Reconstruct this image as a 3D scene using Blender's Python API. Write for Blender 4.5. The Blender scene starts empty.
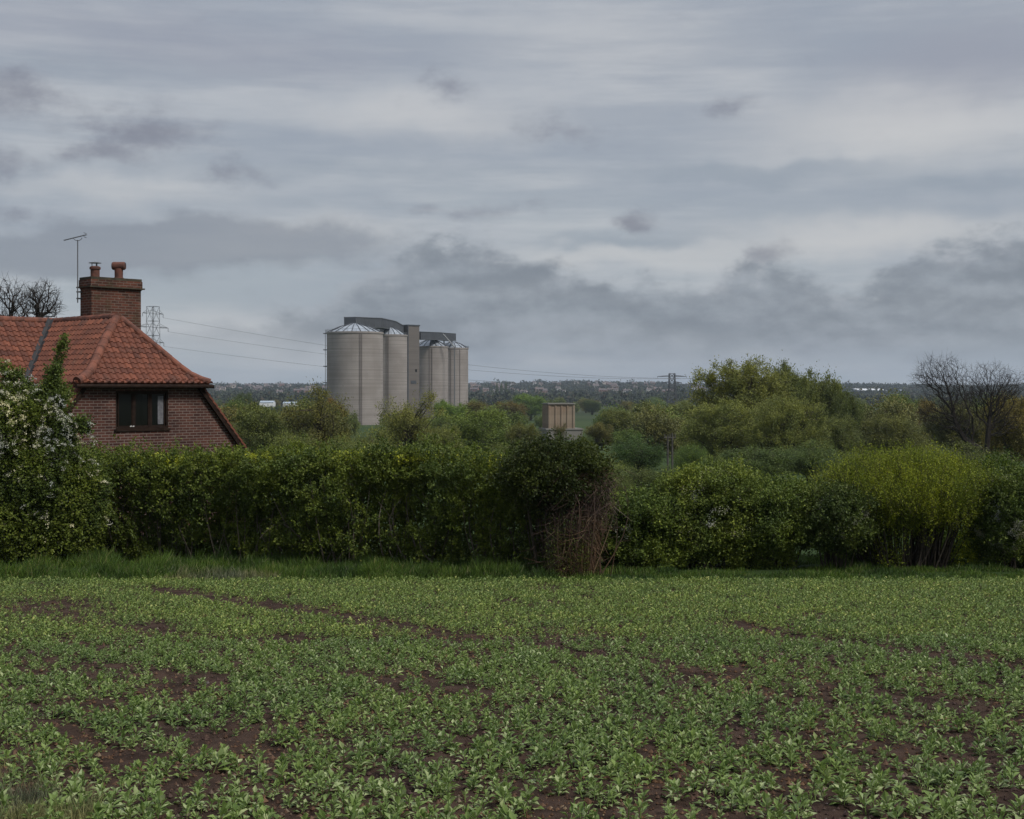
import bpy, math, random
import numpy as np
R = math.radians
scene = bpy.context.scene
COL = scene.collection

# ------------------------------------------------------------------ camera
F = 1400.0          # focal length in pixels of the 1024 px wide frame
EYE = 2.65
H0 = 392.0          # row of the horizon
cam_d = bpy.data.cameras.new("camera")
cam = bpy.data.objects.new("camera", cam_d); COL.objects.link(cam)
cam_d.sensor_width = 36.0
cam_d.lens = 36.0 * F / 1024.0
cam_d.shift_y = -(409.5 - H0) / 1024.0
cam_d.clip_start = 0.1; cam_d.clip_end = 30000.0
cam.location = (0, 0, EYE); cam.rotation_euler = (R(90), 0, 0)
scene.camera = cam

scene.view_settings.view_transform = 'Standard'
scene.view_settings.look = 'None'
scene.view_settings.exposure = 0.16
scene.view_settings.gamma = 1.0
scene.view_settings.use_curve_mapping = False
scene.cycles.max_bounces = 6
scene.cycles.diffuse_bounces = 3
scene.cycles.glossy_bounces = 2
scene.cycles.transmission_bounces = 3
scene.cycles.volume_bounces = 0
scene.cycles.transparent_max_bounces = 8

SUN_EL, SUN_AZ = 48.0, 128.0      # azimuth clockwise from +Y
SUN_STRENGTH = 2.4
CLOUD_GAIN = 1.20

# ------------------------------------------------------------------ world
world = bpy.data.worlds.new("World"); scene.world = world
world.use_nodes = True
NT = world.node_tree
for n in list(NT.nodes): NT.nodes.remove(n)
def N(tree, kind, **kw):
    n = tree.nodes.new(kind)
    for k, v in kw.items(): setattr(n, k, v)
    return n
def put(tree, sock, v):
    if isinstance(v, bpy.types.NodeSocket): tree.links.new(v, sock)
    else: sock.default_value = v
def MA(tree, op, a, b=None, c=None, clamp=False):
    n = N(tree, 'ShaderNodeMath', operation=op, use_clamp=clamp)
    put(tree, n.inputs[0], a)
    if b is not None: put(tree, n.inputs[1], b)
    if c is not None: put(tree, n.inputs[2], c)
    return n.outputs[0]
def SS(tree, v, lo, hi, a=0.0, b=1.0):
    n = N(tree, 'ShaderNodeMapRange', interpolation_type='SMOOTHSTEP')
    put(tree, n.inputs[0], v); n.inputs[1].default_value = lo; n.inputs[2].default_value = hi
    n.inputs[3].default_value = a; n.inputs[4].default_value = b
    return n.outputs[0]
def MIXC(tree, f, a, b, blend='MIX'):
    n = N(tree, 'ShaderNodeMix', data_type='RGBA', blend_type=blend)
    put(tree, n.inputs[0], f)
    put(tree, n.inputs[6], a if isinstance(a, bpy.types.NodeSocket) else (*a, 1))
    put(tree, n.inputs[7], b if isinstance(b, bpy.types.NodeSocket) else (*b, 1))
    return n.outputs[2]
def NOISE(tree, vec, scale, detail=3.0, rough=0.5):
    n = N(tree, 'ShaderNodeTexNoise')
    if vec is not None: tree.links.new(vec, n.inputs['Vector'])
    n.inputs['Scale'].default_value = scale; n.inputs['Detail'].default_value = detail
    n.inputs['Roughness'].default_value = rough
    return n.outputs[0]
def CXYZ(tree, x, y, z):
    n = N(tree, 'ShaderNodeCombineXYZ')
    put(tree, n.inputs[0], x); put(tree, n.inputs[1], y); put(tree, n.inputs[2], z)
    return n.outputs[0]

tc = N(NT, 'ShaderNodeTexCoord')
sep = N(NT, 'ShaderNodeSeparateXYZ'); NT.links.new(tc.outputs['Generated'], sep.inputs[0])
dx, dy, dz = sep.outputs
# azimuth U and elevation V of the direction, in units of 1/1400 rad
U = MA(NT, 'MULTIPLY', MA(NT, 'ARCTAN2', dx, dy), F)
V = MA(NT, 'MULTIPLY', MA(NT, 'ARCSINE', dz), F)
def uv_of(px, py):
    x = (px - 512) / F; z = (H0 - py) / F
    return math.atan2(x, 1) * F, math.asin(z / math.sqrt(1 + x * x + z * z)) * F
# noises over the sky
p_big = CXYZ(NT, MA(NT, 'DIVIDE', U, 420.0), MA(NT, 'DIVIDE', V, 110.0), 0.0)
p_str = CXYZ(NT, MA(NT, 'DIVIDE', MA(NT, 'ADD', U, MA(NT, 'MULTIPLY', V, 0.5)), 330.0), MA(NT, 'DIVIDE', V, 34.0), 4.3)
p_lmp = CXYZ(NT, MA(NT, 'DIVIDE', U, 60.0), MA(NT, 'DIVIDE', V, 38.0), 9.1)
p_fin = CXYZ(NT, MA(NT, 'DIVIDE', U, 26.0), MA(NT, 'DIVIDE', V, 15.0), 2.7)
n_big = NOISE(NT, p_big, 1.0, 6.0, .58)
n_str = NOISE(NT, p_str, 1.0, 8.0, 0.60)
n_lmp = NOISE(NT, p_lmp, 1.0, 6.0, 0.58)
n_fin = NOISE(NT, p_fin, 1.0, 7.0, 0.62)
n_wrp = NOISE(NT, CXYZ(NT, MA(NT, 'DIVIDE', U, 70.0), MA(NT, 'DIVIDE', V, 45.0), 31.0), 1.0, 4.0)
Uw = MA(NT, 'ADD', U, MA(NT, 'MULTIPLY', MA(NT, 'SUBTRACT', n_lmp, 0.5), 70.0))
Vw = MA(NT, 'ADD', V, MA(NT, 'MULTIPLY', MA(NT, 'SUBTRACT', n_wrp, 0.5), 46.0))

# high veil
veil = MIXC(NT, SS(NT, V, 20.0, 330.0), (.300, .338, .372), (.282, .306, .350))
veil = MIXC(NT, SS(NT, n_str, .38, .64, 0.0, .62), veil, (.430, .442, .460))
veil = MIXC(NT, SS(NT, n_big, .34, .62, .60, 0.0), veil, (.225, .258, .315))
def blobsum(lst):
    tot = None
    for (px, py, rx, ry, amp) in lst:
        u0, v0 = uv_of(px, py)
        a = MA(NT, 'DIVIDE', MA(NT, 'SUBTRACT', Uw, u0), rx)
        b = MA(NT, 'DIVIDE', MA(NT, 'SUBTRACT', Vw, v0), ry)
        d2 = MA(NT, 'ADD', MA(NT, 'MULTIPLY', a, a), MA(NT, 'MULTIPLY', b, b))
        g = MA(NT, 'MULTIPLY', MA(NT, 'EXPONENT', MA(NT, 'MULTIPLY', d2, -1.0)), amp)
        tot = g if tot is None else MA(NT, 'ADD', tot, g)
    return tot
# pale, creamy openings
pale = blobsum([(900, 125, 170, 45, .8), (430, 118, 150, 26, .6), (600, 40, 200, 40, .35), (880, 235, 170, 22, .8),
                (620, 258, 140, 16, .6), (330, 225, 120, 14, .5), (120, 190, 160, 16, .5), (520, 368, 420, 14, .35), (250, 330, 140, 30, .35)])
veil = MIXC(NT, SS(NT, pale, 0.0, 1.0, 0.0, .80), veil, (.490, .485, .482))
# slate streaks
blue = blobsum([(760, 172, 150, 11, 1.0), (620, 240, 110, 8, .9), (70, 62, 130, 14, .6), (420, 170, 150, 12, .5), (140, 165, 200, 16, .5), (960, 185, 90, 10, .8)])
veil = MIXC(NT, SS(NT, blue, 0.0, 1.0, 0.0, .60), veil, (.215, .250, .298))
# upper right grey sheet
sheet = blobsum([(980, 60, 150, 50, .9), (60, 20, 260, 40, .6), (300, 60, 180, 30, .5)])
veil = MIXC(NT, SS(NT, sheet, 0.1, 1.1, 0.0, .55), veil, (.232, .238, .290))
# loose dark scraps of cloud
dark = blobsum([(15, 95, 62, 22, 1.05), (150, 132, 60, 20, 1.1), (92, 155, 46, 13, .8), (0, 163, 30, 17, .85), (243, 172, 34, 15, .7),
                (445, 88, 34, 17, .72), (550, 130, 60, 12, .62), (732, 110, 32, 10, .74), (637, 220, 24, 12, .95), (770, 250, 26, 14, .9),
                (480, 210, 80, 10, .6), (25, 215, 50, 10, .5)])
dk = MA(NT, 'ADD', dark, MA(NT, 'ADD', MA(NT, 'MULTIPLY', MA(NT, 'SUBTRACT', n_fin, 0.5), 1.1), MA(NT, 'MULTIPLY', MA(NT, 'SUBTRACT', n_lmp, 0.5), 1.0)))
dk = SS(NT, dk, .10, 1.25, 0.0, .72)
veil = MIXC(NT, dk, veil, (.140, .142, .180))
# long soft bank on the left
bank = blobsum([(120, 245, 120, 26, 1.0), (300, 245, 130, 22, 1.0), (40, 262, 130, 22, .8), (210, 225, 120, 12, .5)])
bk = SS(NT, MA(NT, 'ADD', bank, MA(NT, 'MULTIPLY', MA(NT, 'SUBTRACT', n_fin, 0.5), 0.8)), .15, 1.0, 0.0, .66)
veil = MIXC(NT, bk, veil, (.170, .186, .222))
# cumulus band above the horizon: upper edge along the azimuth
edge = [(-400, 300), (120, 330), (240, 318), (310, 302), (350, 280), (395, 262), (412, 243), (450, 233), (500, 243), (545, 262), (600, 270),
        (660, 284), (705, 278), (760, 262), (800, 268), (850, 278), (900, 262), (960, 243), (1030, 238), (1300, 262), (1600, 300)]
fc = N(NT, 'ShaderNodeFloatCurve')
uu = MA(NT, 'DIVIDE', MA(NT, 'ADD', U, 1000.0), 2200.0, clamp=True)
cm = fc.mapping; cv = cm.curves[0]
pts = [((uv_of(px, 392)[0] + 1000) / 2200, (392 - py) / 200.0) for px, py in edge]
cv.points[0].location = pts[0]; cv.points[1].location = pts[-1]
for q in pts[1:-1]: cv.points.new(*q)
cm.update()
NT.links.new(uu, fc.inputs['Value'])
topV = MA(NT, 'MULTIPLY', fc.outputs[0], 200.0)
topV = MA(NT, 'ADD', topV, MA(NT, 'MULTIPLY', MA(NT, 'SUBTRACT', n_lmp, 0.5), 70.0))
topV = MA(NT, 'ADD', topV, MA(NT, 'MULTIPLY', MA(NT, 'SUBTRACT', n_fin, 0.5), 34.0))
depth = MA(NT, 'SUBTRACT', topV, V)
bandm = MA(NT, 'MULTIPLY', SS(NT, depth, -4.0, 20.0), SS(NT, MA(NT, 'ADD', V, MA(NT, 'MULTIPLY', MA(NT, 'SUBTRACT', n_wrp, .5), 40.0)), 18.0, 64.0))
bandm = MA(NT, 'MULTIPLY', bandm, SS(NT, U, -360.0, -120.0, .25, 1.0))
def lump(du, dv):       # cloud thickness, sampled twice to paint lit tops and darker bases on the lumps
    return NOISE(NT, CXYZ(NT, MA(NT, 'DIVIDE', MA(NT, 'ADD', U, du), 88.0), MA(NT, 'DIVIDE', MA(NT, 'ADD', V, dv), 50.0), 17.0), 1.0, 7.0, 0.56)
n_a = lump(0.0, 0.0); n_b = lump(5.0, 9.0)
n_l2 = MA(NT, 'SUBTRACT', 0.5, MA(NT, 'MULTIPLY', MA(NT, 'SUBTRACT', n_b, n_a), -1.9))
n_l2 = MA(NT, 'ADD', MA(NT, 'MULTIPLY', MA(NT, 'SUBTRACT', n_a, n_b), 1.7), MA(NT, 'ADD', 0.5, MA(NT, 'MULTIPLY', MA(NT, 'SUBTRACT', 0.5, n_a), .9)))
bodyc = MIXC(NT, SS(NT, n_l2, .26, .80), (.136, .155, .186), (.248, .274, .312))
rim = MA(NT, 'MULTIPLY', SS(NT, depth, 2.0, 30.0, 1.0, 0.0), SS(NT, n_wrp, .45, .65))
bodyc = MIXC(NT, MA(NT, 'MULTIPLY', rim, .55), bodyc, (.36, .37, .40))
cloud = MIXC(NT, MA(NT, 'MULTIPLY', bandm, .84), veil, bodyc)
# overhead the overcast is brighter than near the horizon, below the horizon it is dim
hi = MA(NT, 'MULTIPLY', SS(NT, V, 520.0, 1500.0, 1.0, 2.3), SS(NT, dy, -.6, .3, .72, 1.0))  # sky behind the camera is also dimmed, to keep the hedge faces dark
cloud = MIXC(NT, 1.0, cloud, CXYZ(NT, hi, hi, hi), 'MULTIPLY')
lowm = SS(NT, V, -60.0, -5.0)
cloud = MIXC(NT, lowm, (.10, .11, .10), cloud)
sky = N(NT, 'ShaderNodeTexSky', sky_type='NISHITA', sun_disc=False)
sky.sun_elevation = R(SUN_EL); sky.sun_rotation = R(SUN_AZ)
sky.air_density = 1.2; sky.dust_density = 2.0
bg1 = N(NT, 'ShaderNodeBackground'); NT.links.new(sky.outputs[0], bg1.inputs[0]); bg1.inputs[1].default_value = .06
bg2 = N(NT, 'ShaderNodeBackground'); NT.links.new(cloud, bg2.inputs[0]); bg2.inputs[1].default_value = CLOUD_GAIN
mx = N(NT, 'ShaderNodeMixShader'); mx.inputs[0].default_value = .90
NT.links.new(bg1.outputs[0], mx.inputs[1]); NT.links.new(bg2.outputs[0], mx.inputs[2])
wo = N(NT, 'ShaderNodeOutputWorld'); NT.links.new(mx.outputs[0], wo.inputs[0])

# ------------------------------------------------------------------ sun
sd = bpy.data.lights.new("sun", 'SUN'); sd.energy = SUN_STRENGTH; sd.angle = R(14); sd.color = (1.0, .95, .89)
so = bpy.data.objects.new("sun", sd); COL.objects.link(so)
so.rotation_euler = (R(90 - SUN_EL), 0, R(180 - SUN_AZ)); so.location = (20, -20, 30)

# ------------------------------------------------------------------ terrain
_gy = np.array([-200, 0, 33, 60, 150, 350, 600, 1500, 2200, 2800, 3400, 4000, 4600, 9000.])
_gz = np.array([-2.65, -2.65, -4.13, -5.2, -8.4, -12, -14, -16, -13, -4.0, 6.0, 14, 15, 0.])
def rel(y):  return np.interp(y, _gy, _gz)
def gz(y, x=0.0):
    z = EYE + rel(y)
    far = np.clip((np.asarray(y, float) - 1800) / 2000, 0, 1)
    z = z + far * (3.5 * np.sin(np.asarray(x) / 310.0 + 1.0) + 2.5 * np.sin(np.asarray(x) / 131.0 + .3))
    return z
def X(px, D): return (px - 512) / F * D
def Z(py, D): return EYE + (H0 - py) / F * D
def field_pt(px, py):       # point of the sloping field seen at a pixel of the photo
    d = 2.65 * F / ((py - H0) - .045 * F)
    return X(px, d), d

# value noise
def _hash(ix, iy, iz, s):
    h = (ix * 374761393 + iy * 668265263 + iz * 2147483647 + s * 974634777) & 0xffffffff
    h = ((h ^ (h >> 13)) * 1274126177) & 0xffffffff
    return ((h ^ (h >> 16)) & 0xffffff) / float(0xffffff)
def vnoise(x, y, z=0.0, s=0):
    x, y, z = np.broadcast_arrays(np.asarray(x, float), np.asarray(y, float), np.asarray(z, float))
    ix, iy, iz = [np.floor(a).astype(np.int64) for a in (x, y, z)]
    fx, fy, fz = x - ix, y - iy, z - iz
    fx, fy, fz = [a * a * (3 - 2 * a) for a in (fx, fy, fz)]
    r = 0
    for a in (0, 1):
        for b in (0, 1):
            for c in (0, 1):
                w = (fx if a else 1 - fx) * (fy if b else 1 - fy) * (fz if c else 1 - fz)
                r = r + w * _hash(ix + a, iy + b, iz + c, s)
    return r
def fbm(x, y, z=0.0, s=0, o=3):
    t = 0; a = .5; k = 1.0
    for i in range(o):
        t = t + a * vnoise(np.asarray(x) * k, np.asarray(y) * k, np.asarray(z) * k, s + i); a *= .5; k *= 2.03
    return t / (1 - .5 ** o)

# ------------------------------------------------------------------ mesh helpers
def unit(v):
    v = np.asarray(v, float); n = np.linalg.norm(v, axis=-1, keepdims=True); n[n == 0] = 1
    return v / n
class MB:
    def __init__(s): s.v = []; s.q = []; s.t = []; s.n = 0; s.fa = []; s.mi = []
    def add(s, v, q=None, t=None, attr=None, m=0):
        v = np.asarray(v, float).reshape(-1, 3)
        nf = 0
        if q is not None and len(q): s.q.append(np.asarray(q, int).reshape(-1, 4) + s.n); nf += len(s.q[-1]); s.mi.append(('q', np.full(len(s.q[-1]), m)))
        if t is not None and len(t): s.t.append(np.asarray(t, int).reshape(-1, 3) + s.n); s.mi.append(('t', np.full(len(s.t[-1]), m)))
        if attr is not None: s.fa.append(attr)
        s.v.append(v); s.n += len(v); return s
    def poly(s, pts, m=0):
        pts = np.asarray(pts, float); k = len(pts)
        if k == 4: return s.add(pts, q=[[0, 1, 2, 3]], m=m)
        return s.add(pts, t=[[0, i, i + 1] for i in range(1, k - 1)], m=m)
    def box(s, x0, x1, y0, y1, z0, z1, m=0):
        v = [(x, y, z) for z in (z0, z1) for y in (y0, y1) for x in (x0, x1)]
        q = [[0, 2, 3, 1], [4, 5, 7, 6], [0, 1, 5, 4], [2, 6, 7, 3], [0, 4, 6, 2], [1, 3, 7, 5]]
        return s.add(v, q=q, m=m)
    def obox(s, c, ax, ay, az, hx, hy, hz, m=0):
        c = np.asarray(c, float); ax, ay, az = [np.asarray(a, float) for a in (ax, ay, az)]
        v = [c + ax * hx * i + ay * hy * j + az * hz * k for k in (-1, 1) for j in (-1, 1) for i in (-1, 1)]
        q = [[0, 2, 3, 1], [4, 5, 7, 6], [0, 1, 5, 4], [2, 6, 7, 3], [0, 4, 6, 2], [1, 3, 7, 5]]
        return s.add(v, q=q, m=m)
    def beam(s, a, b, r, m=0):
        return s.tube([a, b], [r, r], 4, m=m)
    def tube(s, P, rad, sides=6, cap=False, m=0):
        P = np.asarray(P, float); n = len(P); rad = np.broadcast_to(np.asarray(rad, float), (n,))
        T = np.gradient(P, axis=0); T = unit(T)
        ref = np.array([0, 0, 1.0]) if abs(T[0, 2]) < .9 else np.array([1.0, 0, 0])
        A = unit(np.cross(T, ref)); B = np.cross(T, A)
        ang = np.arange(sides) * 2 * math.pi / sides
        v = (P[:, None] + rad[:, None, None] * (np.cos(ang)[None, :, None] * A[:, None] + np.sin(ang)[None, :, None] * B[:, None])).reshape(-1, 3)
        q = []
        for i in range(n - 1):
            for k in range(sides):
                k2 = (k + 1) % sides
                q.append([i * sides + k, i * sides + k2, (i + 1) * sides + k2, (i + 1) * sides + k])
        s.add(v, q=q, m=m)
        if cap:
            for i in (0, n - 1):
                s.poly(v[i * sides:(i + 1) * sides], m=m)
        return s
    def lathe(s, cx, cy, prof, sides=32, m=0):
        ang = np.arange(sides) * 2 * math.pi / sides
        v = np.array([[cx + r * math.cos(a), cy + r * math.sin(a), z] for r, z in prof for a in ang])
        q = [[i * sides + k, i * sides + (k + 1) % sides, (i + 1) * sides + (k + 1) % sides, (i + 1) * sides + k] for i in range(len(prof) - 1) for k in range(sides)]
        return s.add(v, q=q, m=m)
    def build(s, name, mat, parent=None, smooth=False, loc=None, color=None):
        me = bpy.data.meshes.new(name)
        V_ = np.concatenate(s.v) if s.v else np.zeros((0, 3))
        q = np.concatenate(s.q) if s.q else np.zeros((0, 4), int)
        t = np.concatenate(s.t) if s.t else np.zeros((0, 3), int)
        me.vertices.add(len(V_)); me.vertices.foreach_set('co', V_.astype(np.float32).ravel())
        me.loops.add(q.size + t.size)
        me.loops.foreach_set('vertex_index', np.concatenate([q.ravel(), t.ravel()]).astype(np.int32))
        me.polygons.add(len(q) + len(t))
        st = np.concatenate([np.arange(len(q)) * 4, q.size + np.arange(len(t)) * 3]).astype(np.int32)
        me.polygons.foreach_set('loop_start', st)
        mats = mat if isinstance(mat, (list, tuple)) else [mat]
        for m in mats: me.materials.append(m)
        if len(mats) > 1:
            mi = np.concatenate([a for k, a in s.mi if k == 'q'] + [a for k, a in s.mi if k == 't'])
            me.polygons.foreach_set('material_index', mi.astype(np.int32))
        me.update(calc_edges=True)
        me.polygons.foreach_set('use_smooth', np.full(len(me.polygons), bool(smooth)))
        if s.fa:
            at = me.attributes.new('tone', 'FLOAT', 'FACE')
            at.data.foreach_set('value', np.concatenate(s.fa).astype(np.float32))
        o = bpy.data.objects.new(name, me); COL.objects.link(o)
        if parent is not None: o.parent = parent
        if loc is not None: o.location = loc
        if color is not None: o.color = (*color, 1)
        return o
def tag(o, label=None, cat=None, group=None, kind=None):
    if label: o['label'] = label
    if cat: o['category'] = cat
    if group: o['group'] = group
    if kind: o['kind'] = kind
    return o
def empty(name, loc, rz=0.0, label=None, cat=None, group=None):
    o = bpy.data.objects.new(name, None); COL.objects.link(o)
    o.location = loc; o.rotation_euler = (0, 0, rz); o.empty_display_size = .2
    return tag(o, label, cat, group)
def copy_tree(o, parent=None, kids=None):
    c = o.copy(); COL.objects.link(c)
    if parent is not None: c.parent = parent
    for ch in list(o.children): copy_tree(ch, c)
    return c

# ------------------------------------------------------------------ materials
def mat_new(name):
    m = bpy.data.materials.new(name); m.use_nodes = True
    t = m.node_tree
    for n in list(t.nodes): t.nodes.remove(n)
    out = N(t, 'ShaderNodeOutputMaterial'); b = N(t, 'ShaderNodeBsdfPrincipled')
    t.links.new(b.outputs[0], out.inputs[0])
    return m, t, b, out
def m_noise(name, c1, c2, scale=5.0, rough=.85, detail=5.0, bump=0.0, bscale=None, lo=.35, hi=.65, metallic=0.0, spec=.3):
    m, t, b, out = mat_new(name)
    tc = N(t, 'ShaderNodeTexCoord')
    n = NOISE(t, tc.outputs['Object'], scale, detail, .6)
    c = MIXC(t, SS(t, n, lo, hi), c1, c2); t.links.new(c, b.inputs['Base Color'])
    b.inputs['Roughness'].default_value = rough; b.inputs['Metallic'].default_value = metallic
    b.inputs['Specular IOR Level'].default_value = spec
    if bump:
        bn = N(t, 'ShaderNodeBump'); bn.inputs['Strength'].default_value = bump
        t.links.new(NOISE(t, tc.outputs['Object'], bscale or scale * 4, 4.0), bn.inputs['Height'])
        t.links.new(bn.outputs[0], b.inputs['Normal'])
    return m
def m_leaf(name, dark, light, transl=.25, rough=.5, spec=.35, objcol=True, hue=None, back=None, drift=.9, huef=.82, dr=1.0):
    m, t, b, out = mat_new(name)
    geo = N(t, 'ShaderNodeNewGeometry')
    rnd = geo.outputs['Random Per Island']
    c = MIXC(t, rnd, dark, light)
    if hue is not None:      # a few leaves of another hue
        c = MIXC(t, SS(t, MA(t, 'FRACT', MA(t, 'MULTIPLY', rnd, 17.31)), huef, .97, 0.0, .8), c, hue)
    tcd = N(t, 'ShaderNodeTexCoord')      # patches of yellower and duller foliage
    c = MIXC(t, 1.0, c, MIXC(t, SS(t, NOISE(t, tcd.outputs['Object'], drift, 3.0, .6), .34, .66), tuple(1 + (v - 1) * dr for v in (.70, .74, .86)), tuple(1 + (v - 1) * dr for v in (1.30, 1.20, .92))), 'MULTIPLY')
    if back is not None: c = MIXC(t, geo.outputs['Backfacing'], c, back)
    if objcol:
        oi = N(t, 'ShaderNodeObjectInfo')
        c = MIXC(t, 1.0, c, oi.outputs['Color'], 'MULTIPLY')
    t.links.new(c, b.inputs['Base Color'])
    b.inputs['Roughness'].default_value = rough; b.inputs['Specular IOR Level'].default_value = spec
    tr = N(t, 'ShaderNodeBsdfTranslucent'); t.links.new(c, tr.inputs[0])
    mix = N(t, 'ShaderNodeMixShader'); mix.inputs[0].default_value = transl
    t.links.new(b.outputs[0], mix.inputs[1]); t.links.new(tr.outputs[0], mix.inputs[2]); t.links.new(mix.outputs[0], out.inputs[0])
    return m
def m_plain(name, col, rough=.6, metallic=0.0, spec=.4):
    return m_noise(name, [c * .85 for c in col], [min(1, c * 1.12) for c in col], 9.0, rough, metallic=metallic, spec=spec)
def m_brick(name, c1, c2, mortar, moss=None, scale=1.0, msize=.010):
    m, t, b, out = mat_new(name)
    tc = N(t, 'ShaderNodeTexCoord'); sp = N(t, 'ShaderNodeSeparateXYZ'); t.links.new(tc.outputs['Object'], sp.inputs[0])
    v = CXYZ(t, MA(t, 'ADD', sp.outputs[0], sp.outputs[1]), sp.outputs[2], 0.0)
    br = N(t, 'ShaderNodeTexBrick'); t.links.new(v, br.inputs['Vector'])
    br.inputs['Scale'].default_value = scale; br.inputs['Brick Width'].default_value = .235; br.inputs['Row Height'].default_value = .079
    br.inputs['Mortar Size'].default_value = msize; br.inputs['Mortar Smooth'].default_value = .3; br.inputs['Bias'].default_value = -.1
    br.inputs['Color1'].default_value = (*c1, 1); br.inputs['Color2'].default_value = (*c2, 1); br.inputs['Mortar'].default_value = (*mortar, 1)
    n = NOISE(t, tc.outputs['Object'], 1.3, 4.0, .6)
    c = MIXC(t, 1.0, br.outputs[0], MIXC(t, SS(t, n, .3, .7), (.72, .70, .70), (1.15, 1.12, 1.1)), 'MULTIPLY')
    nf = NOISE(t, tc.outputs['Object'], 5.0, 3.0, .6)      # lime bloom on some courses
    c = MIXC(t, SS(t, nf, .62, .74, 0.0, .35), c, (.33, .27, .25))
    if moss: c = MIXC(t, SS(t, NOISE(t, tc.outputs['Object'], 2.0, 5.0, .7), .50, .70, 0.0, .6), c, moss)
    t.links.new(c, b.inputs['Base Color']); b.inputs['Roughness'].default_value = .9; b.inputs['Specular IOR Level'].default_value = .2
    bn = N(t, 'ShaderNodeBump'); bn.inputs['Strength'].default_value = .6; bn.inputs['Distance'].default_value = .01; bn.invert = True
    t.links.new(br.outputs['Fac'], bn.inputs['Height']); t.links.new(bn.outputs[0], b.inputs['Normal'])
    return m

def m_tile():
    m, t, b, out = mat_new('clay_tile')
    at = N(t, 'ShaderNodeAttribute', attribute_name='tone')
    c = MIXC(t, at.outputs['Fac'], (.078, .029, .020), (.205, .070, .040))
    tc = N(t, 'ShaderNodeTexCoord')
    c = MIXC(t, SS(t, NOISE(t, tc.outputs['Object'], 2.2, 6.0, .65), .50, .72, 0.0, .75), c, (.085, .042, .030))
    c = MIXC(t, SS(t, NOISE(t, tc.outputs['Object'], 14.0, 3.0, .6), .60, .74, 0.0, .5), c, (.30, .16, .09))
    t.links.new(c, b.inputs['Base Color']); b.inputs['Roughness'].default_value = .75; b.inputs['Specular IOR Level'].default_value = .3
    return m
M_TILE = m_tile()
M_POT = m_noise('terracotta_pot', (.150, .060, .042), (.080, .040, .032), 5.0, .8)
M_RIDGE = m_noise('clay_ridge', (.205, .075, .046), (.095, .040, .028), 3.5, .75, bump=.2)
M_BRICK = m_brick('brown_brick', (.098, .042, .031), (.045, .022, .019), (.185, .150, .132))
M_CHIM = m_brick('chimney_brick', (.125, .046, .030), (.050, .024, .018), (.150, .120, .100), moss=(.050, .045, .022))
M_WOODD = m_noise('dark_stained_wood', (.016, .010, .008), (.030, .019, .014), 8.0, .85, spec=.08)
M_LEAD = m_noise('grey_lead', (.030, .030, .032), (.015, .015, .015), 6.0, .6)
M_GLASS, _t, _b, _o = mat_new('window_glass')
_b.inputs['Base Color'].default_value = (.006, .007, .006, 1); _b.inputs['Roughness'].default_value = .12; _b.inputs['Specular IOR Level'].default_value = .22
M_CURTAIN = m_noise('net_curtain', (.16, .16, .17), (.10, .10, .11), 12.0, .8)
M_METAL = m_noise('galvanised_metal', (.20, .21, .22), (.12, .125, .13), 10.0, .5, metallic=.3)
M_STEEL = m_noise('weathered_steel', (.115, .12, .125), (.075, .08, .085), 1.0, .6)
M_WIRE = m_plain('cable', (.10, .10, .105))
M_PYL = m_plain('pylon_steel', (.055, .058, .06))
M_BARK = m_noise('bark', (.085, .068, .050), (.040, .034, .026), 14.0, .95, bump=.3)
M_BARKD = m_noise('dark_twigs', (.038, .031, .026), (.020, .017, .015), 5.0, .95)
M_POLE = m_noise('pole_wood', (.09, .085, .075), (.05, .047, .042), 3.0, .9)

def m_concrete(name, c1, c2, band=1.6, stain=(.155, .135, .120), ribs=0):
    m, t, b, out = mat_new(name)
    tc = N(t, 'ShaderNodeTexCoord'); mp = N(t, 'ShaderNodeMapping'); t.links.new(tc.outputs['Object'], mp.inputs[0])
    mp.inputs['Scale'].default_value = (.012, .012, band)
    n1 = NOISE(t, mp.outputs[0], 1.0, 5.0, .6)
    c = MIXC(t, SS(t, n1, .30, .70), c1, c2)
    oi = N(t, 'ShaderNodeObjectInfo'); vo = N(t, 'ShaderNodeVectorMath', operation='ADD'); t.links.new(tc.outputs['Object'], vo.inputs[0]); t.links.new(oi.outputs['Location'], vo.inputs[1])
    mp2 = N(t, 'ShaderNodeMapping'); t.links.new(vo.outputs[0], mp2.inputs[0]); mp2.inputs['Scale'].default_value = (.35, .35, .02)
    c = MIXC(t, SS(t, NOISE(t, mp2.outputs[0], 1.0, 5.0, .6), .55, .80, 0.0, .35), c, stain)
    c = MIXC(t, SS(t, NOISE(t, vo.outputs[0], .10, 4.0, .55), .4, .65, 0.0, .35), c, stain)
    t.links.new(c, b.inputs['Base Color']); b.inputs['Roughness'].default_value = .9; b.inputs['Specular IOR Level'].default_value = .2
    return m
M_SILO = m_concrete('silo_concrete', (.240, .215, .198), (.335, .305, .285))
M_SILOR = m_concrete('silo_dark_rib', (.17, .15, .14), (.23, .205, .19))
M_ROOFM = m_noise('silo_roof_sheet', (.40, .44, .48), (.28, .31, .35), .3, .5, metallic=.2)
M_CLAD = m_concrete('gallery_cladding', (.060, .066, .074), (.082, .088, .098), band=.3, stain=(.045, .045, .05))
M_TOWER = m_concrete('tower_cladding', (.120, .108, .098), (.165, .148, .134), band=.5)
M_RUIN = m_concrete('stained_concrete', (.21, .165, .120), (.29, .235, .175), band=.4, stain=(.19, .075, .035))
M_RUINB = m_concrete('grey_plinth', (.17, .165, .15), (.24, .23, .21), band=.4)
M_WHITE = m_noise('white_sheet', (.62, .64, .66), (.78, .79, .80), .2, .6)
M_FROOF = m_noise('slate_roof', (.10, .085, .085), (.16, .12, .11), .2, .8)
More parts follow.
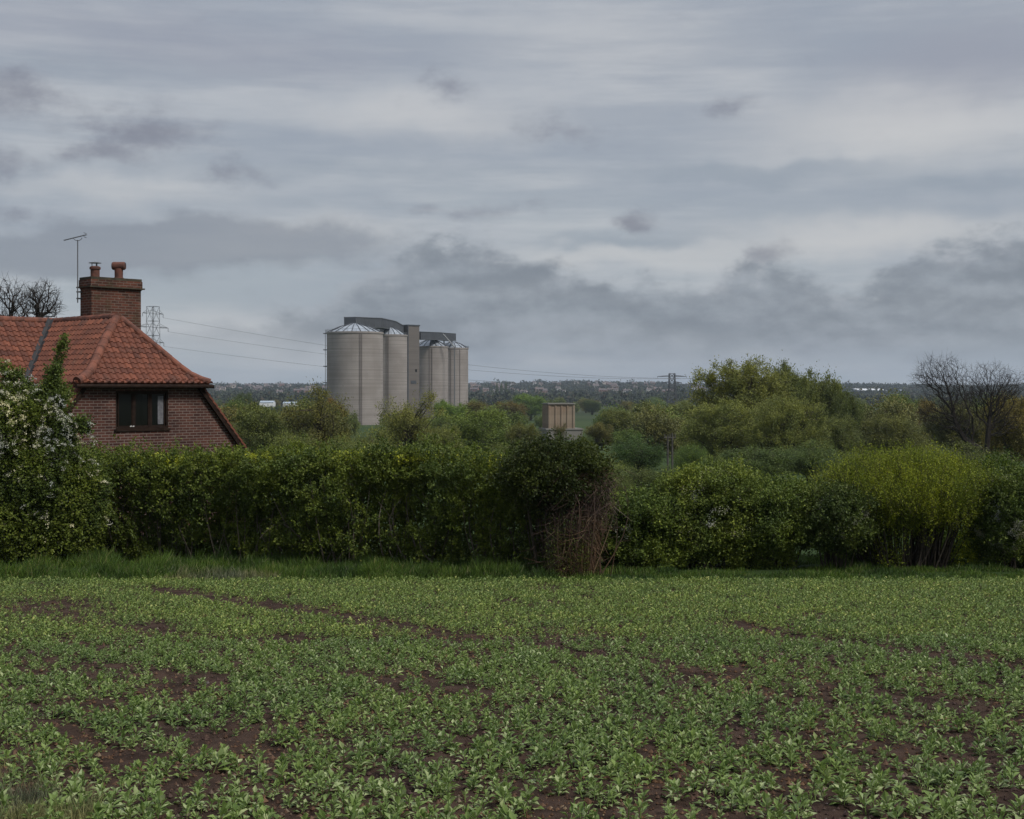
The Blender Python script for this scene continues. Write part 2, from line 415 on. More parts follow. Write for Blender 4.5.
def m_objcol(name, rough=.8):
    m, t, b, out = mat_new(name)
    oi = N(t, 'ShaderNodeObjectInfo'); t.links.new(oi.outputs['Color'], b.inputs['Base Color']); b.inputs['Roughness'].default_value = rough
    return m
M_FWALL = m_objcol('house_wall')

L_HEDGE = m_leaf('hawthorn_leaf', (.056, .088, .018), (.160, .205, .044), .25, .5, spec=.22, huef=.88, hue=(.22, .25, .07))
L_TREE = m_leaf('tree_leaf', (.110, .130, .044), (.185, .208, .070), .22, .6, drift=4.0, dr=.8)
L_FAR = m_leaf('far_leaf', (.040, .055, .024), (.090, .100, .050), .1, .8)
L_BEAN = m_leaf('bean_leaf', (.092, .152, .036), (.230, .320, .092), .28, .40, spec=.34, objcol=False, hue=(.44, .50, .25), dr=.3)
L_BEANF = m_leaf('bean_leaf_far', (.100, .155, .036), (.235, .320, .084), .28, .42, spec=.26, objcol=False, huef=.84, hue=(.46, .48, .16), dr=.4)
L_GRASS = m_leaf('grass_blade', (.034, .070, .014), (.105, .180, .034), .3, .6, spec=.2, objcol=False, hue=(.20, .20, .10))
L_DRY = m_leaf('dry_grass', (.10, .12, .055), (.23, .23, .12), .2, .8, objcol=False)
L_BLOS = m_leaf('blossom', (.50, .50, .39), (.74, .74, .61), .2, .7, objcol=False)
L_DEADL = m_leaf('dead_strand', (.045, .028, .020), (.125, .080, .056), 0.0, .9, objcol=False, hue=(.22, .17, .12))
L_DEAD = m_leaf('dead_twig', (.030, .019, .014), (.085, .050, .036), .0, .9, objcol=False, hue=(.17, .13, .09))

# ------------------------------------------------------------------ ground
def m_ground():
    m, t, b, out = mat_new('meadow')
    tc = N(t, 'ShaderNodeTexCoord')
    c = MIXC(t, SS(t, NOISE(t, tc.outputs['Object'], .006, 6.0, .6), .42, .70), (.028, .050, .014), (.075, .098, .036))
    c = MIXC(t, SS(t, NOISE(t, tc.outputs['Object'], .8, 4.0, .6), .3, .7, 0.0, .5), c, (.035, .060, .016))
    sp_ = N(t, 'ShaderNodeSeparateXYZ'); t.links.new(tc.outputs['Object'], sp_.inputs[0])
    scrub = SS(t, MA(t, 'ADD', sp_.outputs[1], MA(t, 'MULTIPLY', NOISE(t, tc.outputs['Object'], .01, 3.0), 500.0)), 700.0, 1500.0, 0.0, .75)      # rough scrub and gardens beyond the meadows
    c = MIXC(t, scrub, c, (.040, .044, .026))
    t.links.new(c, b.inputs['Base Color']); b.inputs['Roughness'].default_value = 1.0; b.inputs['Specular IOR Level'].default_value = .1
    return m
ys = np.concatenate([np.linspace(-60, 60, 61), np.linspace(65, 200, 28), np.geomspace(210, 9000, 90)])
xs = np.concatenate([-np.geomspace(40, 6000, 40)[::-1], np.linspace(-38, 38, 39), np.geomspace(40, 6000, 40)])
XX, YY = np.meshgrid(xs, ys)
ZZ = gz(YY, XX) - np.where((YY > -20) & (YY < 31) & (abs(XX) < 45), .07, .0)
def grid_faces(ny, nx):
    i = np.arange(ny - 1)[:, None] * nx + np.arange(nx - 1)[None]
    return np.stack([i, i + 1, i + 1 + nx, i + nx], -1).reshape(-1, 4)
g = MB(); g.add(np.stack([XX, YY, ZZ], -1), q=grid_faces(len(ys), len(xs)))
tag(g.build('ground', m_ground(), smooth=True), kind='structure')

def m_soil():
    m, t, b, out = mat_new('field_soil')
    tc = N(t, 'ShaderNodeTexCoord')
    c = MIXC(t, SS(t, NOISE(t, tc.outputs['Object'], 3.0, 6.0, .65), .35, .65), (.030, .019, .014), (.072, .046, .034))
    c = MIXC(t, SS(t, NOISE(t, tc.outputs['Object'], 45.0, 3.0, .6), .66, .76, 0.0, .6), c, (.22, .17, .13))
    t.links.new(c, b.inputs['Base Color']); b.inputs['Roughness'].default_value = 1.0; b.inputs['Specular IOR Level'].default_value = .1
    bn = N(t, 'ShaderNodeBump'); bn.inputs['Strength'].default_value = 1.0; bn.inputs['Distance'].default_value = .03
    t.links.new(NOISE(t, tc.outputs['Object'], 30.0, 5.0, .7), bn.inputs['Height']); t.links.new(bn.outputs[0], b.inputs['Normal'])
    return m
EDGE = 29.2
def soil_z(x, y):
    return gz(y) + .05 * (fbm(x * 2.2, y * 2.2, s=3, o=2) - .5) + .075 * (fbm(x * 9, y * 9, s=9, o=3) - .5)
ysf = np.concatenate([np.arange(-12, 8, .5), np.arange(8, 14, .05), np.arange(14, 20, .1), np.arange(20, EDGE + .1, .2)])
xsf = np.arange(-17, 17.01, .07)
XX, YY = np.meshgrid(xsf, ysf)
g = MB(); g.add(np.stack([XX, YY, soil_z(XX, YY)], -1), q=grid_faces(len(ysf), len(xsf)))
tag(g.build('field_soil', m_soil(), smooth=True), kind='structure')

# clods and small stones lying on the bare soil
rng = np.random.default_rng(5)
n = 30000
cy = 9.0 + 16 * rng.random(n) ** 1.2; cx = (rng.random(n) * 2 - 1) * (.40 * cy + 1)
ico = np.array([(1, 0, 0), (-1, 0, 0), (0, 1, 0), (0, -1, 0), (0, 0, 1), (0, 0, -1)], float)
icof = np.array([(0, 2, 4), (2, 1, 4), (1, 3, 4), (3, 0, 4), (2, 0, 5), (1, 2, 5), (3, 1, 5), (0, 3, 5)])
sz = .008 + .022 * rng.random(n) ** 3
v = ico[None] * (sz[:, None, None] * (.6 + .8 * rng.random((n, 6, 1)))) + np.stack([cx, cy, soil_z(cx, cy) + .004], -1)[:, None]
f = icof[None] + (np.arange(n) * 6)[:, None, None]
g = MB(); g.add(v, t=f)
M_CLOD = m_leaf('clod', (.060, .036, .028), (.125, .080, .060), 0.0, 1.0, spec=.1, objcol=False, hue=(.20, .165, .135), huef=.90)
tag(g.build('soil_clods', M_CLOD), kind='stuff')

# ------------------------------------------------------------------ foliage builders
def rdir(rng, n): return unit(rng.normal(size=(n, 3)))
def leaf_quads(mb, C, D, L, W, rng, fold=.25, side=None):
    C = np.asarray(C); n = len(C); D = unit(D)
    S = unit(np.cross(D, rdir(rng, n) if side is None else side)); Nn = np.cross(D, S)
    L = np.broadcast_to(np.asarray(L, float), (n,))[:, None]; W = np.broadcast_to(np.asarray(W, float), (n,))[:, None]
    mid = C + D * L * .5
    up = Nn * W * fold
    v = np.stack([C, mid + S * W * .5 + up, C + D * L, mid - S * W * .5 + up], 1).reshape(-1, 3)
    q = np.arange(4 * n).reshape(n, 4)
    return mb.add(v, q=q)
def blades(mb, C, D, L, W, rng):          # grass blades: broad base, thin leaning tip
    n = len(C); S = unit(np.cross(D, rdir(rng, n)))
    L = L[:, None]; W = W[:, None]
    m = C + D * L * .55; tip = m + unit(D + rdir(rng, n) * .45) * L * .45
    v = np.stack([C - S * W * .5, C + S * W * .5, m + S * W * .4, m - S * W * .4, tip + S * W * .06, tip - S * W * .06], 1).reshape(-1, 3)
    i = (np.arange(n) * 6)[:, None]
    return mb.add(v, q=np.concatenate([i + [0, 1, 2, 3], i + [3, 2, 4, 5]]))
def twig_tris(mb, A, B, r, rng):          # thin three-sided twigs from A to B
    n = len(A); T = unit(B - A); P = unit(np.cross(T, rdir(rng, n))); Q = np.cross(T, P)
    r = np.broadcast_to(np.asarray(r, float), (n,))[:, None]
    vs = []
    for k in range(3):
        a = k * 2 * math.pi / 3; o = (math.cos(a) * P + math.sin(a) * Q) * r
        vs += [A + o, B + o * .4]
    v = np.stack(vs, 1).reshape(-1, 3)
    i = (np.arange(n) * 6)[:, None]
    return mb.add(v, q=np.concatenate([i + [0, 2, 3, 1], i + [2, 4, 5, 3], i + [4, 0, 1, 5]]))

def curved(a, b, rng, wob=.12, n=5):
    a = np.asarray(a, float); b = np.asarray(b, float); t = np.linspace(0, 1, n)[:, None]
    L = np.linalg.norm(b - a); off = rng.normal(size=3) * wob * L
    return a + (b - a) * t + off * np.sin(t * math.pi) + np.array([0, 0, .10 * L]) * np.sin(t * math.pi)

def tree_proto(seed, ells, ncl, nleaf, crad, L, W, trunk_r=.035, up=.35, droop=0.0, tophole=0.0, ntrunk=1):
    """crown and trunk meshes of a tree of height 1 and crown width 1"""
    rng = np.random.default_rng(seed)
    E = np.array(ells, float); vol = E[:, 3] * E[:, 4] * E[:, 5]; k = rng.choice(len(E), ncl, p=vol / vol.sum())
    d = rdir(rng, ncl); rad = rng.random(ncl) ** .45
    C = E[k, :3] + d * rad[:, None] * E[k, 3:6]
    C[:, 2] = np.maximum(C[:, 2], .03)
    cr = crad * (.55 + .9 * rng.random(ncl))
    kk = rng.integers(0, ncl, nleaf)
    off = rng.normal(size=(nleaf, 3)) * np.array([1, 1, 1.15]); off[:, 2] -= droop * rng.random(nleaf) * 2.0
    P = C[kk] + off * cr[kk, None] * .62
    P[:, 2] = np.maximum(P[:, 2], .01)
    D = unit(d[kk] * .5 + rdir(rng, nleaf) * .9 + np.array([0, 0, up - droop]))
    mb = MB(); leaf_quads(mb, P, D, L * (.6 + .8 * rng.random(nleaf)), W * (.6 + .8 * rng.random(nleaf)), rng)
    # trunk, limbs and twigs
    tb = MB()
    topz = float(E[:, 2].max())
    for j in range(ntrunk):
        a = rng.random() * 6.28; base = np.array([math.cos(a), math.sin(a), 0]) * (.05 if ntrunk > 1 else 0)
        tip = np.array([math.cos(a) * .15 * (ntrunk > 1), math.sin(a) * .15 * (ntrunk > 1), topz])
        T = curved(base, tip, rng, .05, 8); tb.tube(T, np.linspace(trunk_r, trunk_r * .2, 8), 7)
        for i in range(j, min(ncl, 60 * ntrunk), ntrunk):
            h = rng.uniform(.22, .95) * min(C[i, 2], topz * .9)
            s = T[int(np.argmin(abs(T[:, 2] - h)))]
            tb.tube(curved(s, C[i], rng, .08, 5), np.linspace(trunk_r * .34, trunk_r * .05, 5), 4)
    kt = rng.integers(0, ncl, ncl * 6)
    A = C[kt] + rng.normal(size=(len(kt), 3)) * crad * .2
    twig_tris(tb, A, A + unit(rdir(rng, len(kt)) + [0, 0, .6]) * crad * 1.5, trunk_r * .045, rng)
    return mb, tb

def bare_proto(seed, lean=(0, 0), depth=7, spread=.55, r0=.028, len0=.24, droop=0.0, twig=.0016):
    rng = np.random.default_rng(seed); tb = MB(); A = []; B = []; RR = []
    def grow(p, d, L, r, lv):
        n = 3 if lv > 3 else 2
        P = [p]; dd = d
        for i in range(n):
            dd = unit(dd + rng.normal(size=3) * .16 + np.array([0, 0, .05 - droop]))
            P.append(P[-1] + dd * L / n)
        if lv > 2: tb.tube(P, np.linspace(r, r * .72, len(P)), 6 if lv > 5 else 4)
        else:
            for a, b in zip(P[:-1], P[1:]): A.append(a); B.append(b); RR.append(max(r, twig))
        if lv == 0: return
        k = 3 if rng.random() < .45 else 2
        if lv >= depth - 1: k = 3
        for j in range(k):
            ax = unit(np.cross(dd, rng.normal(size=3))); ang = spread * (.5 + .8 * rng.random())
            nd = unit(dd * math.cos(ang) + ax * math.sin(ang))
            q = P[-1] if j < 2 else P[-2]
            grow(q, nd, L * rng.uniform(.66, .90), r * .72 * rng.uniform(.75, 1.0), lv - 1)
    grow(np.zeros(3), unit(np.array([lean[0], lean[1], 1.0])), len0, r0, depth)
    twig_tris(tb, np.array(A), np.array(B), np.array(RR), rng)
    return tb

def thing_from_meshes(name, pairs, loc, scale, rz, label, cat, group=None, color=None):
    r = empty(name, loc, rz, label, cat, group); r.scale = scale
    for pn, me in pairs:
        o = bpy.data.objects.new(pn, me); COL.objects.link(o); o.parent = r
        if color is not None: o.color = (*color, 1)
    return r

def to_mesh(mb, name, mat):
    o = mb.build(name, mat); me = o.data; bpy.data.objects.remove(o); return me
def lumps(seed, base, n, r0, r1, spread):
    rng = np.random.default_rng(seed); L = [base]
    for i in range(n):
        a = i * 2.4 + rng.random(); s = spread * (.6 + .4 * rng.random()); r = rng.uniform(r0, r1)
        L.append((math.cos(a) * s, math.sin(a) * s, base[2] + rng.uniform(-.22, .24), r, r, r * rng.uniform(.8, 1.15)))
    return L
PROTO = {}
def reg(key, mb, tb, leafm=L_TREE):
    PROTO[key] = (to_mesh(mb, 'crown', leafm), to_mesh(tb, 'trunk', M_BARK))
reg('round1', *tree_proto(1, lumps(1, (0, 0, .54, .34, .34, .38), 7, .14, .22, .30), 240, 32000, .060, .021, .013))
reg('round2', *tree_proto(2, lumps(2, (0, 0, .53, .36, .36, .38), 8, .13, .20, .32), 230, 32000, .058, .021, .013, trunk_r=.03, ntrunk=2))
reg('round3', *tree_proto(3, lumps(5, (.03, 0, .52, .34, .34, .38), 6, .15, .24, .30), 210, 30000, .060, .021, .013))
reg('willow1', *tree_proto(4, [(-.20, 0, .72, .26, .28, .24), (.14, .05, .74, .28, .28, .23), (0, 0, .42, .46, .44, .40), (-.02, -.1, .78, .30, .26, .20), (.33, 0, .50, .17, .2, .22), (-.36, 0, .48, .15, .2, .24)], 420, 64000, .042, .020, .008, ntrunk=3, trunk_r=.025, up=.6, droop=.35))
reg('willow2', *tree_proto(6, [(-.14, 0, .70, .28, .28, .26), (.18, .05, .62, .28, .28, .26), (0, 0, .40, .46, .44, .38), (.36, 0, .42, .14, .2, .2)], 360, 46000, .045, .020, .008, ntrunk=2, trunk_r=.025, up=.5, droop=.2))
reg('bush1', *tree_proto(7, lumps(3, (0, 0, .45, .42, .42, .45), 5, .15, .2, .32), 200, 26000, .075, .020, .011, ntrunk=3, trunk_r=.02))
reg('bush2', *tree_proto(9, lumps(4, (0, 0, .42, .44, .44, .42), 7, .14, .2, .36), 150, 20000, .085, .022, .012, ntrunk=3, trunk_r=.02))
reg('open1', *tree_proto(12, lumps(9, (0, 0, .66, .36, .36, .26), 8, .12, .18, .34), 90, 12000, .070, .020, .011, ntrunk=2, trunk_r=.028))
reg('poplar', *tree_proto(13, [(0, 0, .55, .45, .45, .45)], 120, 12000, .10, .030, .02))
reg('lo1', *tree_proto(21, lumps(21, (0, 0, .48, .38, .38, .42), 6, .14, .22, .30), 90, 9500, .095, .034, .022), leafm=L_TREE)
reg('lo2', *tree_proto(22, lumps(22, (0, 0, .45, .38, .38, .42), 7, .14, .22, .30), 90, 9500, .095, .034, .022), leafm=L_TREE)
reg('lo3', *tree_proto(23, lumps(23, (0, 0, .48, .40, .40, .42), 5, .16, .22, .32), 90, 9500, .09, .034, .022), leafm=L_TREE)

def place_tree(kind, px, top, D, wpx, label, color, rz=0.0, name='tree', cat='tree', group=None, sink=0.0):
    x = X(px, D); zg = float(gz(D, x)) - sink
    h = Z(top, D) - zg; w = wpx / F * D
    cr, tr = PROTO[kind]
    return thing_from_meshes(name, [('crown', cr), ('trunk', tr)], (x, D, zg), (w, w, h / .97), rz, label, cat, group, color)

# ------------------------------------------------------------------ the cottage
hx, hy = -10.32, 39.54
house = empty('brick_cottage', (hx, hy, EYE), R(45), 'brown brick cottage with half-hipped red pantile roof and brick chimney', 'house')
GZ = float(gz(39.5)) - EYE - .3       # ground, relative to the eye level used as local zero
def off(z): return .20 + (2.17 - z) / 1.22
RZ_, RY_ = 2.17, 1.59                 # apex of the hip
YW = 5.43                             # ridge of the wing
EZ = -2.1                             # low eaves
hipz = np.array([.244, .33, .55, 1.25, 2.17]); hiph = np.array([2.18, 1.90, 1.52, .90, .03]); hipy = np.array([0, .13, .36, .90, 1.59])
def hip_hw(z): return np.interp(z, hipz, hiph)
def hip_y(z): return np.interp(z, hipz, hipy)
ROW = .21; TW = .205
def tiles(Pfun, rowz, aminf, amaxf, name, parent, label=None):
    """Pfun(a, z)->(x,y,z) on the roof plane; rowz: heights of the lower tile edges; pantile profile added along the normal"""
    mb = MB(); trng = np.random.default_rng(77)
    for i in range(len(rowz) - 1):
        z0, z1 = rowz[i], rowz[i + 1]
        zz = np.array([z0, z0 + (z1 - z0) * .5, z1 + (z1 - z0) * .06]); lift = np.array([.034, .022, .008])
        lo, hi = min(aminf(z) for z in zz), max(amaxf(z) for z in zz)
        if hi - lo < .03: continue
        ks = np.arange(math.floor(lo / TW), math.ceil(hi / TW))
        a = (ks[:, None] + np.array([0, .14, .32, .50, .58])[None]).ravel() * TW
        a = np.append(a, (ks[-1] + 1) * TW)
        prof = np.tile([0, .034, .052, .034, -.010], len(ks)); prof = np.append(prof, 0.0)
        rows = []
        for z, l in zip(zz, lift):
            ac = np.clip(a, aminf(z), amaxf(z))
            p = Pfun(ac, z); e = 1e-3
            du = Pfun(ac + e, z) - p; dv = Pfun(ac, z + e) - p
            nrm = unit(np.cross(du, dv)); nrm = nrm * np.where(nrm[:, 2:3] < 0, -1, 1)
            rows.append(p + nrm * (l + prof)[:, None])
            if l == .034: first = p + nrm * (prof * .3)[:, None]
        v = np.concatenate([first[None], np.array(rows)]).reshape(-1, 3)
        m_ = len(a)
        q = grid_faces(4, m_)
        tone = np.clip(trng.normal(.55, .22, len(ks)), 0, 1)
        colt = np.repeat(tone, 5)
        mb.add(v, q=q, attr=np.tile(colt, 3))
    o = mb.build(name, M_TILE, parent)
    return o
zsA = np.concatenate([[.244, .33], np.arange(.50, 2.10, .150), [2.18]])
hip = tiles(lambda a, z: np.stack([a, np.full_like(a, hip_y(z)), np.full_like(a, z)], -1),
            zsA, lambda z: -hip_hw(z), lambda z: hip_hw(z), 'roof', house)
def side_off(z, y):
    o = off(z)
    if z > .2:
        w = np.exp(-np.clip(y - hip_y(z), 0, None) / .45)
        return o + (hip_hw(z) - o) * w
    return np.full_like(y, o)
zsB = np.arange(EZ, 2.16, .150)
zsB[np.argmin(abs(zsB - .244))] = .246
def frontlim(z): return float(hip_y(z)) if z >= .244 else .08
left = tiles(lambda a, z: np.stack([-side_off(z, a), a, np.full_like(a, z)], -1), zsB, frontlim, lambda z: YW - off(z) + .02, 'roof', house)
right = tiles(lambda a, z: np.stack([side_off(z, a), a, np.full_like(a, z)], -1), zsB, frontlim, lambda z: 9.5, 'roof', house)
wingf = tiles(lambda a, z: np.stack([a, np.full_like(a, YW - off(z)), np.full_like(a, z)], -1), zsB, lambda z: -9.0, lambda z: -off(z) + .02, 'roof', house)
wingr = tiles(lambda a, z: np.stack([a, np.full_like(a, YW + off(z)), np.full_like(a, z)], -1), zsB, lambda z: -9.0, lambda z: -off(z) + .02, 'roof', house)
backl = tiles(lambda a, z: np.stack([np.full_like(a, -off(z)), a, np.full_like(a, z)], -1), zsB, lambda z: YW + off(z) - .02, lambda z: max(9.5, YW + off(z)), 'roof', house)
# ridge and hip caps: overlapping half-round tiles
def ridge_caps(name, P, parent, r=.125, step=.36):
    P = np.array(P, float); seg = np.linalg.norm(np.diff(P, axis=0), axis=1); cum = np.concatenate([[0], np.cumsum(seg)])
    mb = MB(); Lt = cum[-1]; n_ = max(1, int(Lt / step))
    def at(s): return np.array([np.interp(s, cum, P[:, i]) for i in range(3)])
    for i in range(n_):
        a, b = at(i * Lt / n_), at((i + 1) * Lt / n_ + .04)
        mb.tube([a + (b - a) * (.22 if i == 0 else 0), a + (b - a) * .3, b], [r * 1.04, r * 1.02, r * .96], 12, cap=True)
    return mb.build(name, M_RIDGE, parent, smooth=False)
hz_ = np.array([.244, .33, .55, .9, 1.25, 1.7, 2.13])
ridge_caps('hip_cap', [(-hip_hw(z) - .0, hip_y(z), z + .02) for z in hz_], house, .125)
ridge_caps('hip_cap', [(hip_hw(z) + .0, hip_y(z), z + .02) for z in hz_], house, .10)
ridge_caps('ridge_cap', [(0, 1.57, 2.18), (0, 9.4, 2.18)], house, .115)
ridge_caps('ridge_cap', [(-9, YW, 2.18), (0, YW, 2.18)], house, .115)
mb = MB()
for sgn in (1, -1):
    vz = [(-off(z), YW - sgn * off(z), z + .125) for z in (2.1, EZ)]
    a, b = np.array(vz[0]), np.array(vz[1]); d = unit(b - a); s = unit(np.cross(d, [0, 0, 1])) * .10
    up = np.array([0, 0, .03])
    mb.add([a + s + up * 2, a, a - s + up * 2, b + s + up * 2, b, b - s + up * 2], q=[[0, 1, 4, 3], [1, 2, 5, 4]])
mb.build('valley_lead', M_LEAD, house)
# walls
mb = MB()
yw = .22
wx0, wx1, wz0, wz1 = -.84, .83, -1.04, .03
zt = .18
def wall_off(z): return off(z) - .10
zz = [GZ, EZ, wz0, wz1, zt]
for z0, z1 in zip(zz[:-1], zz[1:]):
    o0 = wall_off(max(z0, EZ)) ; o1 = wall_off(max(z1, EZ))
    if z0 == wz0:
        mb.poly([(-o0, yw, z0), (wx0, yw, z0), (wx0, yw, z1), (-o1, yw, z1)])
        mb.poly([(wx1, yw, z0), (o0, yw, z0), (o1, yw, z1), (wx1, yw, z1)])
    else:
        mb.poly([(-o0, yw, z0), (o0, yw, z0), (o1, yw, z1), (-o1, yw, z1)])
rv = .09   # reveal
mb.poly([(wx0, yw, wz0), (wx0, yw + rv, wz0), (wx0, yw + rv, wz1), (wx0, yw, wz1)])
mb.poly([(wx1, yw, wz0), (wx1, yw, wz1), (wx1, yw + rv, wz1), (wx1, yw + rv, wz0)])
mb.poly([(wx0, yw, wz1), (wx0, yw + rv, wz1), (wx1, yw + rv, wz1), (wx1, yw, wz1)])
mb.poly([(wx0, yw, wz0), (wx1, yw, wz0), (wx1, yw + rv, wz0), (wx0, yw + rv, wz0)])
xo = wall_off(EZ)
mb.poly([(xo, yw, GZ), (xo, 9.3, GZ), (xo, 9.3, EZ), (xo, yw, EZ)])
mb.poly([(-xo, yw, GZ), (-xo, yw, EZ), (-xo, YW - xo, EZ), (-xo, YW - xo, GZ)])
mb.poly([(-8.9, YW - xo, GZ), (-xo, YW - xo, GZ), (-xo, YW - xo, EZ), (-8.9, YW - xo, EZ)])
for z0, z1 in ((GZ, EZ), (EZ, 2.1)):
    o0, o1 = wall_off(max(z0, EZ)), max(.02, wall_off(z1))
    mb.poly([(o0, 9.3, z0), (-o0, 9.3, z0), (-o1, 9.3, z1), (o1, 9.3, z1)])
    mb.poly([(-8.9, YW - o0, z0), (-8.9, YW - o1, z1), (-8.9, YW + o1, z1), (-8.9, YW + o0, z0)])
mb.build('wall', M_BRICK, house)
# verge boards up the sloping sides of the gable wall
for s in (-1, 1):
    mb = MB()
    a = np.array([s * (off(EZ) + .02), .115, EZ - .02]); b = np.array([s * (off(.15) + .02), .115, .15])
    d = unit(b - a); nrm = np.array([-d[2], 0, d[0]]) * s
    nrm = nrm if nrm[2] > 0 else -nrm
    mb.obox((a + b) / 2 - nrm * .06, d, (0, 1, 0), nrm, np.linalg.norm(b - a) / 2, .028, .055)
    mb.build('verge_board', M_WOODD, house)
# gutter and soffit under the half hip
mb = MB()
mb.box(-2.12, 2.12, .00, .20, .135, .17)
mb.box(-2.14, 2.14, -.005, .022, .14, .225)
mb.tube([(-2.17, -.055, .16), (2.17, -.055, .16)], [.052, .052], 8, cap=True)
mb.build('gutter', M_WOODD, house)
# window
win = MB()
fw = .055
def fr(mb, x0, x1, z0, z1, y0, y1, w):
    mb.box(x0, x1, y0, y1, z0, z0 + w); mb.box(x0, x1, y0, y1, z1 - w, z1)
    mb.box(x0, x0 + w, y0, y1, z0 + w, z1 - w); mb.box(x1 - w, x1, y0, y1, z0 + w, z1 - w)
fr(win, wx0 + .004, wx1 - .004, wz0 + .004, wz1 - .004, yw + .015, yw + .085, fw)
third = (wx1 - wx0 - 2 * fw) / 3
for k in (1, 2):
    xm = wx0 + fw + third * k; win.box(xm - .03, xm + .03, yw + .018, yw + .082, wz0 + fw + .004, wz1 - fw - .004)
window = win.build('window', M_WOODD, house)
for k in range(3):
    x0 = wx0 + fw + third * k + .032; x1 = wx0 + fw + third * (k + 1) - .032
    mb = MB(); fr(mb, x0, x1, wz0 + fw + .006, wz1 - fw - .006, yw + .03, yw + .065, .032); s = mb.build('sash', M_WOODD, window)
    mb = MB(); mb.box(x0 + .03, x1 - .03, yw + .048, yw + .054, wz0 + .08, wz1 - .08); mb.build('pane', M_GLASS, window)
mb = MB(); mb.box(wx1 - .32, wx1 - .14, yw + .040, yw + .046, wz0 + .12, wz1 - .14); mb.build('curtain', M_CURTAIN, window)
mb = MB()
for qx in (-.38, -.30):
    mb.tube([(qx, yw + .03, wz0 + .06), (qx + .05, yw + .03, wz0 + .075)], [.022, .022], 6, cap=True)
mb.build('window_handle', m_plain('pale_handle', (.5, .5, .48)), window)
mb = MB(); mb.box(wx0 - .05, wx1 + .05, yw - .05, yw + .03, wz0 - .06, wz0 + .003); mb.build('sill', M_WOODD, window)
# chimney
ctop = (H0 - 278) / F * 42.2
cx0, cx1, cy0, cy1 = .03, 1.68, 3.2, 3.88
mb = MB()
mb.box(cx0, cx1, cy0, cy1, -.6, ctop - .34)
mb.box(cx0 - .015, cx1 + .015, cy0 - .015, cy1 + .015, ctop - .338, ctop - .262)
mb.box(cx0 - .035, cx1 + .035, cy0 - .035, cy1 + .035, ctop - .26, ctop - .06)
chim = mb.build('chimney', M_CHIM, house)
mb = MB(); mb.box(cx0 - .09, cx1 + .09, cy0 - .09, cy1 + .09, ctop - .30, ctop - .262 + .003)
mb.box(cx0 - .02, cx1 + .02, cy0 - .02, cy1 + .02, ctop - .058, ctop + .02)
mb.build('coping', m_noise('mossy_cement', (.075, .062, .040), (.042, .036, .026), 6.0, .95), chim)
mb = MB()
p = (.33, 3.54)
mb.lathe(*p, [(.135, ctop - .02), (.135, ctop + .26), (.165, ctop + .27), (.165, ctop + .33), (.12, ctop + .36), (.10, ctop + .36), (.10, ctop - .02)], 20)
pot = mb.build('chimney_pot', M_POT, chim, smooth=False)
mb = MB()
for a in (0.4, 2.5, 4.6):
    mb.tube([(p[0] + .09 * math.cos(a), p[1] + .09 * math.sin(a), ctop + .34), (p[0] + .09 * math.cos(a), p[1] + .09 * math.sin(a), ctop + .46)], [.012, .012], 5)
mb.lathe(*p, [(.0, ctop + .475), (.19, ctop + .455), (.19, ctop + .465), (.0, ctop + .50)], 20)
mb.build('cowl', M_METAL, chim)
p = (1.12, 3.54)
mb = MB()
mb.lathe(*p, [(.15, ctop - .02), (.15, ctop + .06), (.125, ctop + .07), (.13, ctop + .34)], 20)
dv = np.array([math.cos(R(-45)), math.sin(R(-45)), 0])     # the half-round hood lies across the view
c = np.array([*p, ctop + .42])
mb.tube([c - dv * .20, c - dv * .17, c + dv * .17, c + dv * .20], [.105, .125, .125, .105], 16)
mb.tube([c - dv * .195, c + dv * .195], [.085, .085], 12, cap=True)
mb.build('chimney_pot', M_POT, chim)
# aerial clamped to the stack
mb = MB()
ax_, ay_ = -.10, 3.80
zt = (H0 - 243) / F * 43.0
mb.tube([(ax_, ay_, ctop - .75), (ax_, ay_, zt)], [.018, .016], 8, cap=True)
for zz_ in (ctop - .62, ctop - .42):
    mb.box(ax_ - .03, cx0 + .01, ay_ - .03, ay_ + .03, zz_ - .02, zz_ + .02)
dv = np.array([math.cos(R(-45)), math.sin(R(-45)), 0])
c = np.array([ax_, ay_, zt]) + np.array([0, 0, .10])
a, b = c - dv * .42 - np.array([0, 0, .11]), c + dv * .27 + np.array([0, 0, .06])
mb.tube([a, b], [.014, .014], 6, cap=True)
perp = np.array([-dv[1], dv[0], 0])
for s in np.linspace(.04, .98, 14):
    q = a + (b - a) * s; mb.tube([q - perp * .09, q + perp * .09], [.006, .006], 4)
q = a + (b - a) * .93
mb.tube([q - perp * .12 + np.array([0, 0, .06]), q + perp * .12 + np.array([0, 0, .06])], [.010, .010], 4); mb.tube([q - perp * .12 - np.array([0, 0, .06]), q + perp * .12 - np.array([0, 0, .06])], [.010, .010], 4)
arc = [np.array([ax_, ay_, zt - .02]) + dv * .13 * math.sin(t) * 1.0 + np.array([0, 0, .10 * (1 - math.cos(t))]) for t in np.linspace(-1.5, 1.5, 9)]
mb.tube(arc, .009, 5)
mb.build('aerial', M_STEEL, chim)

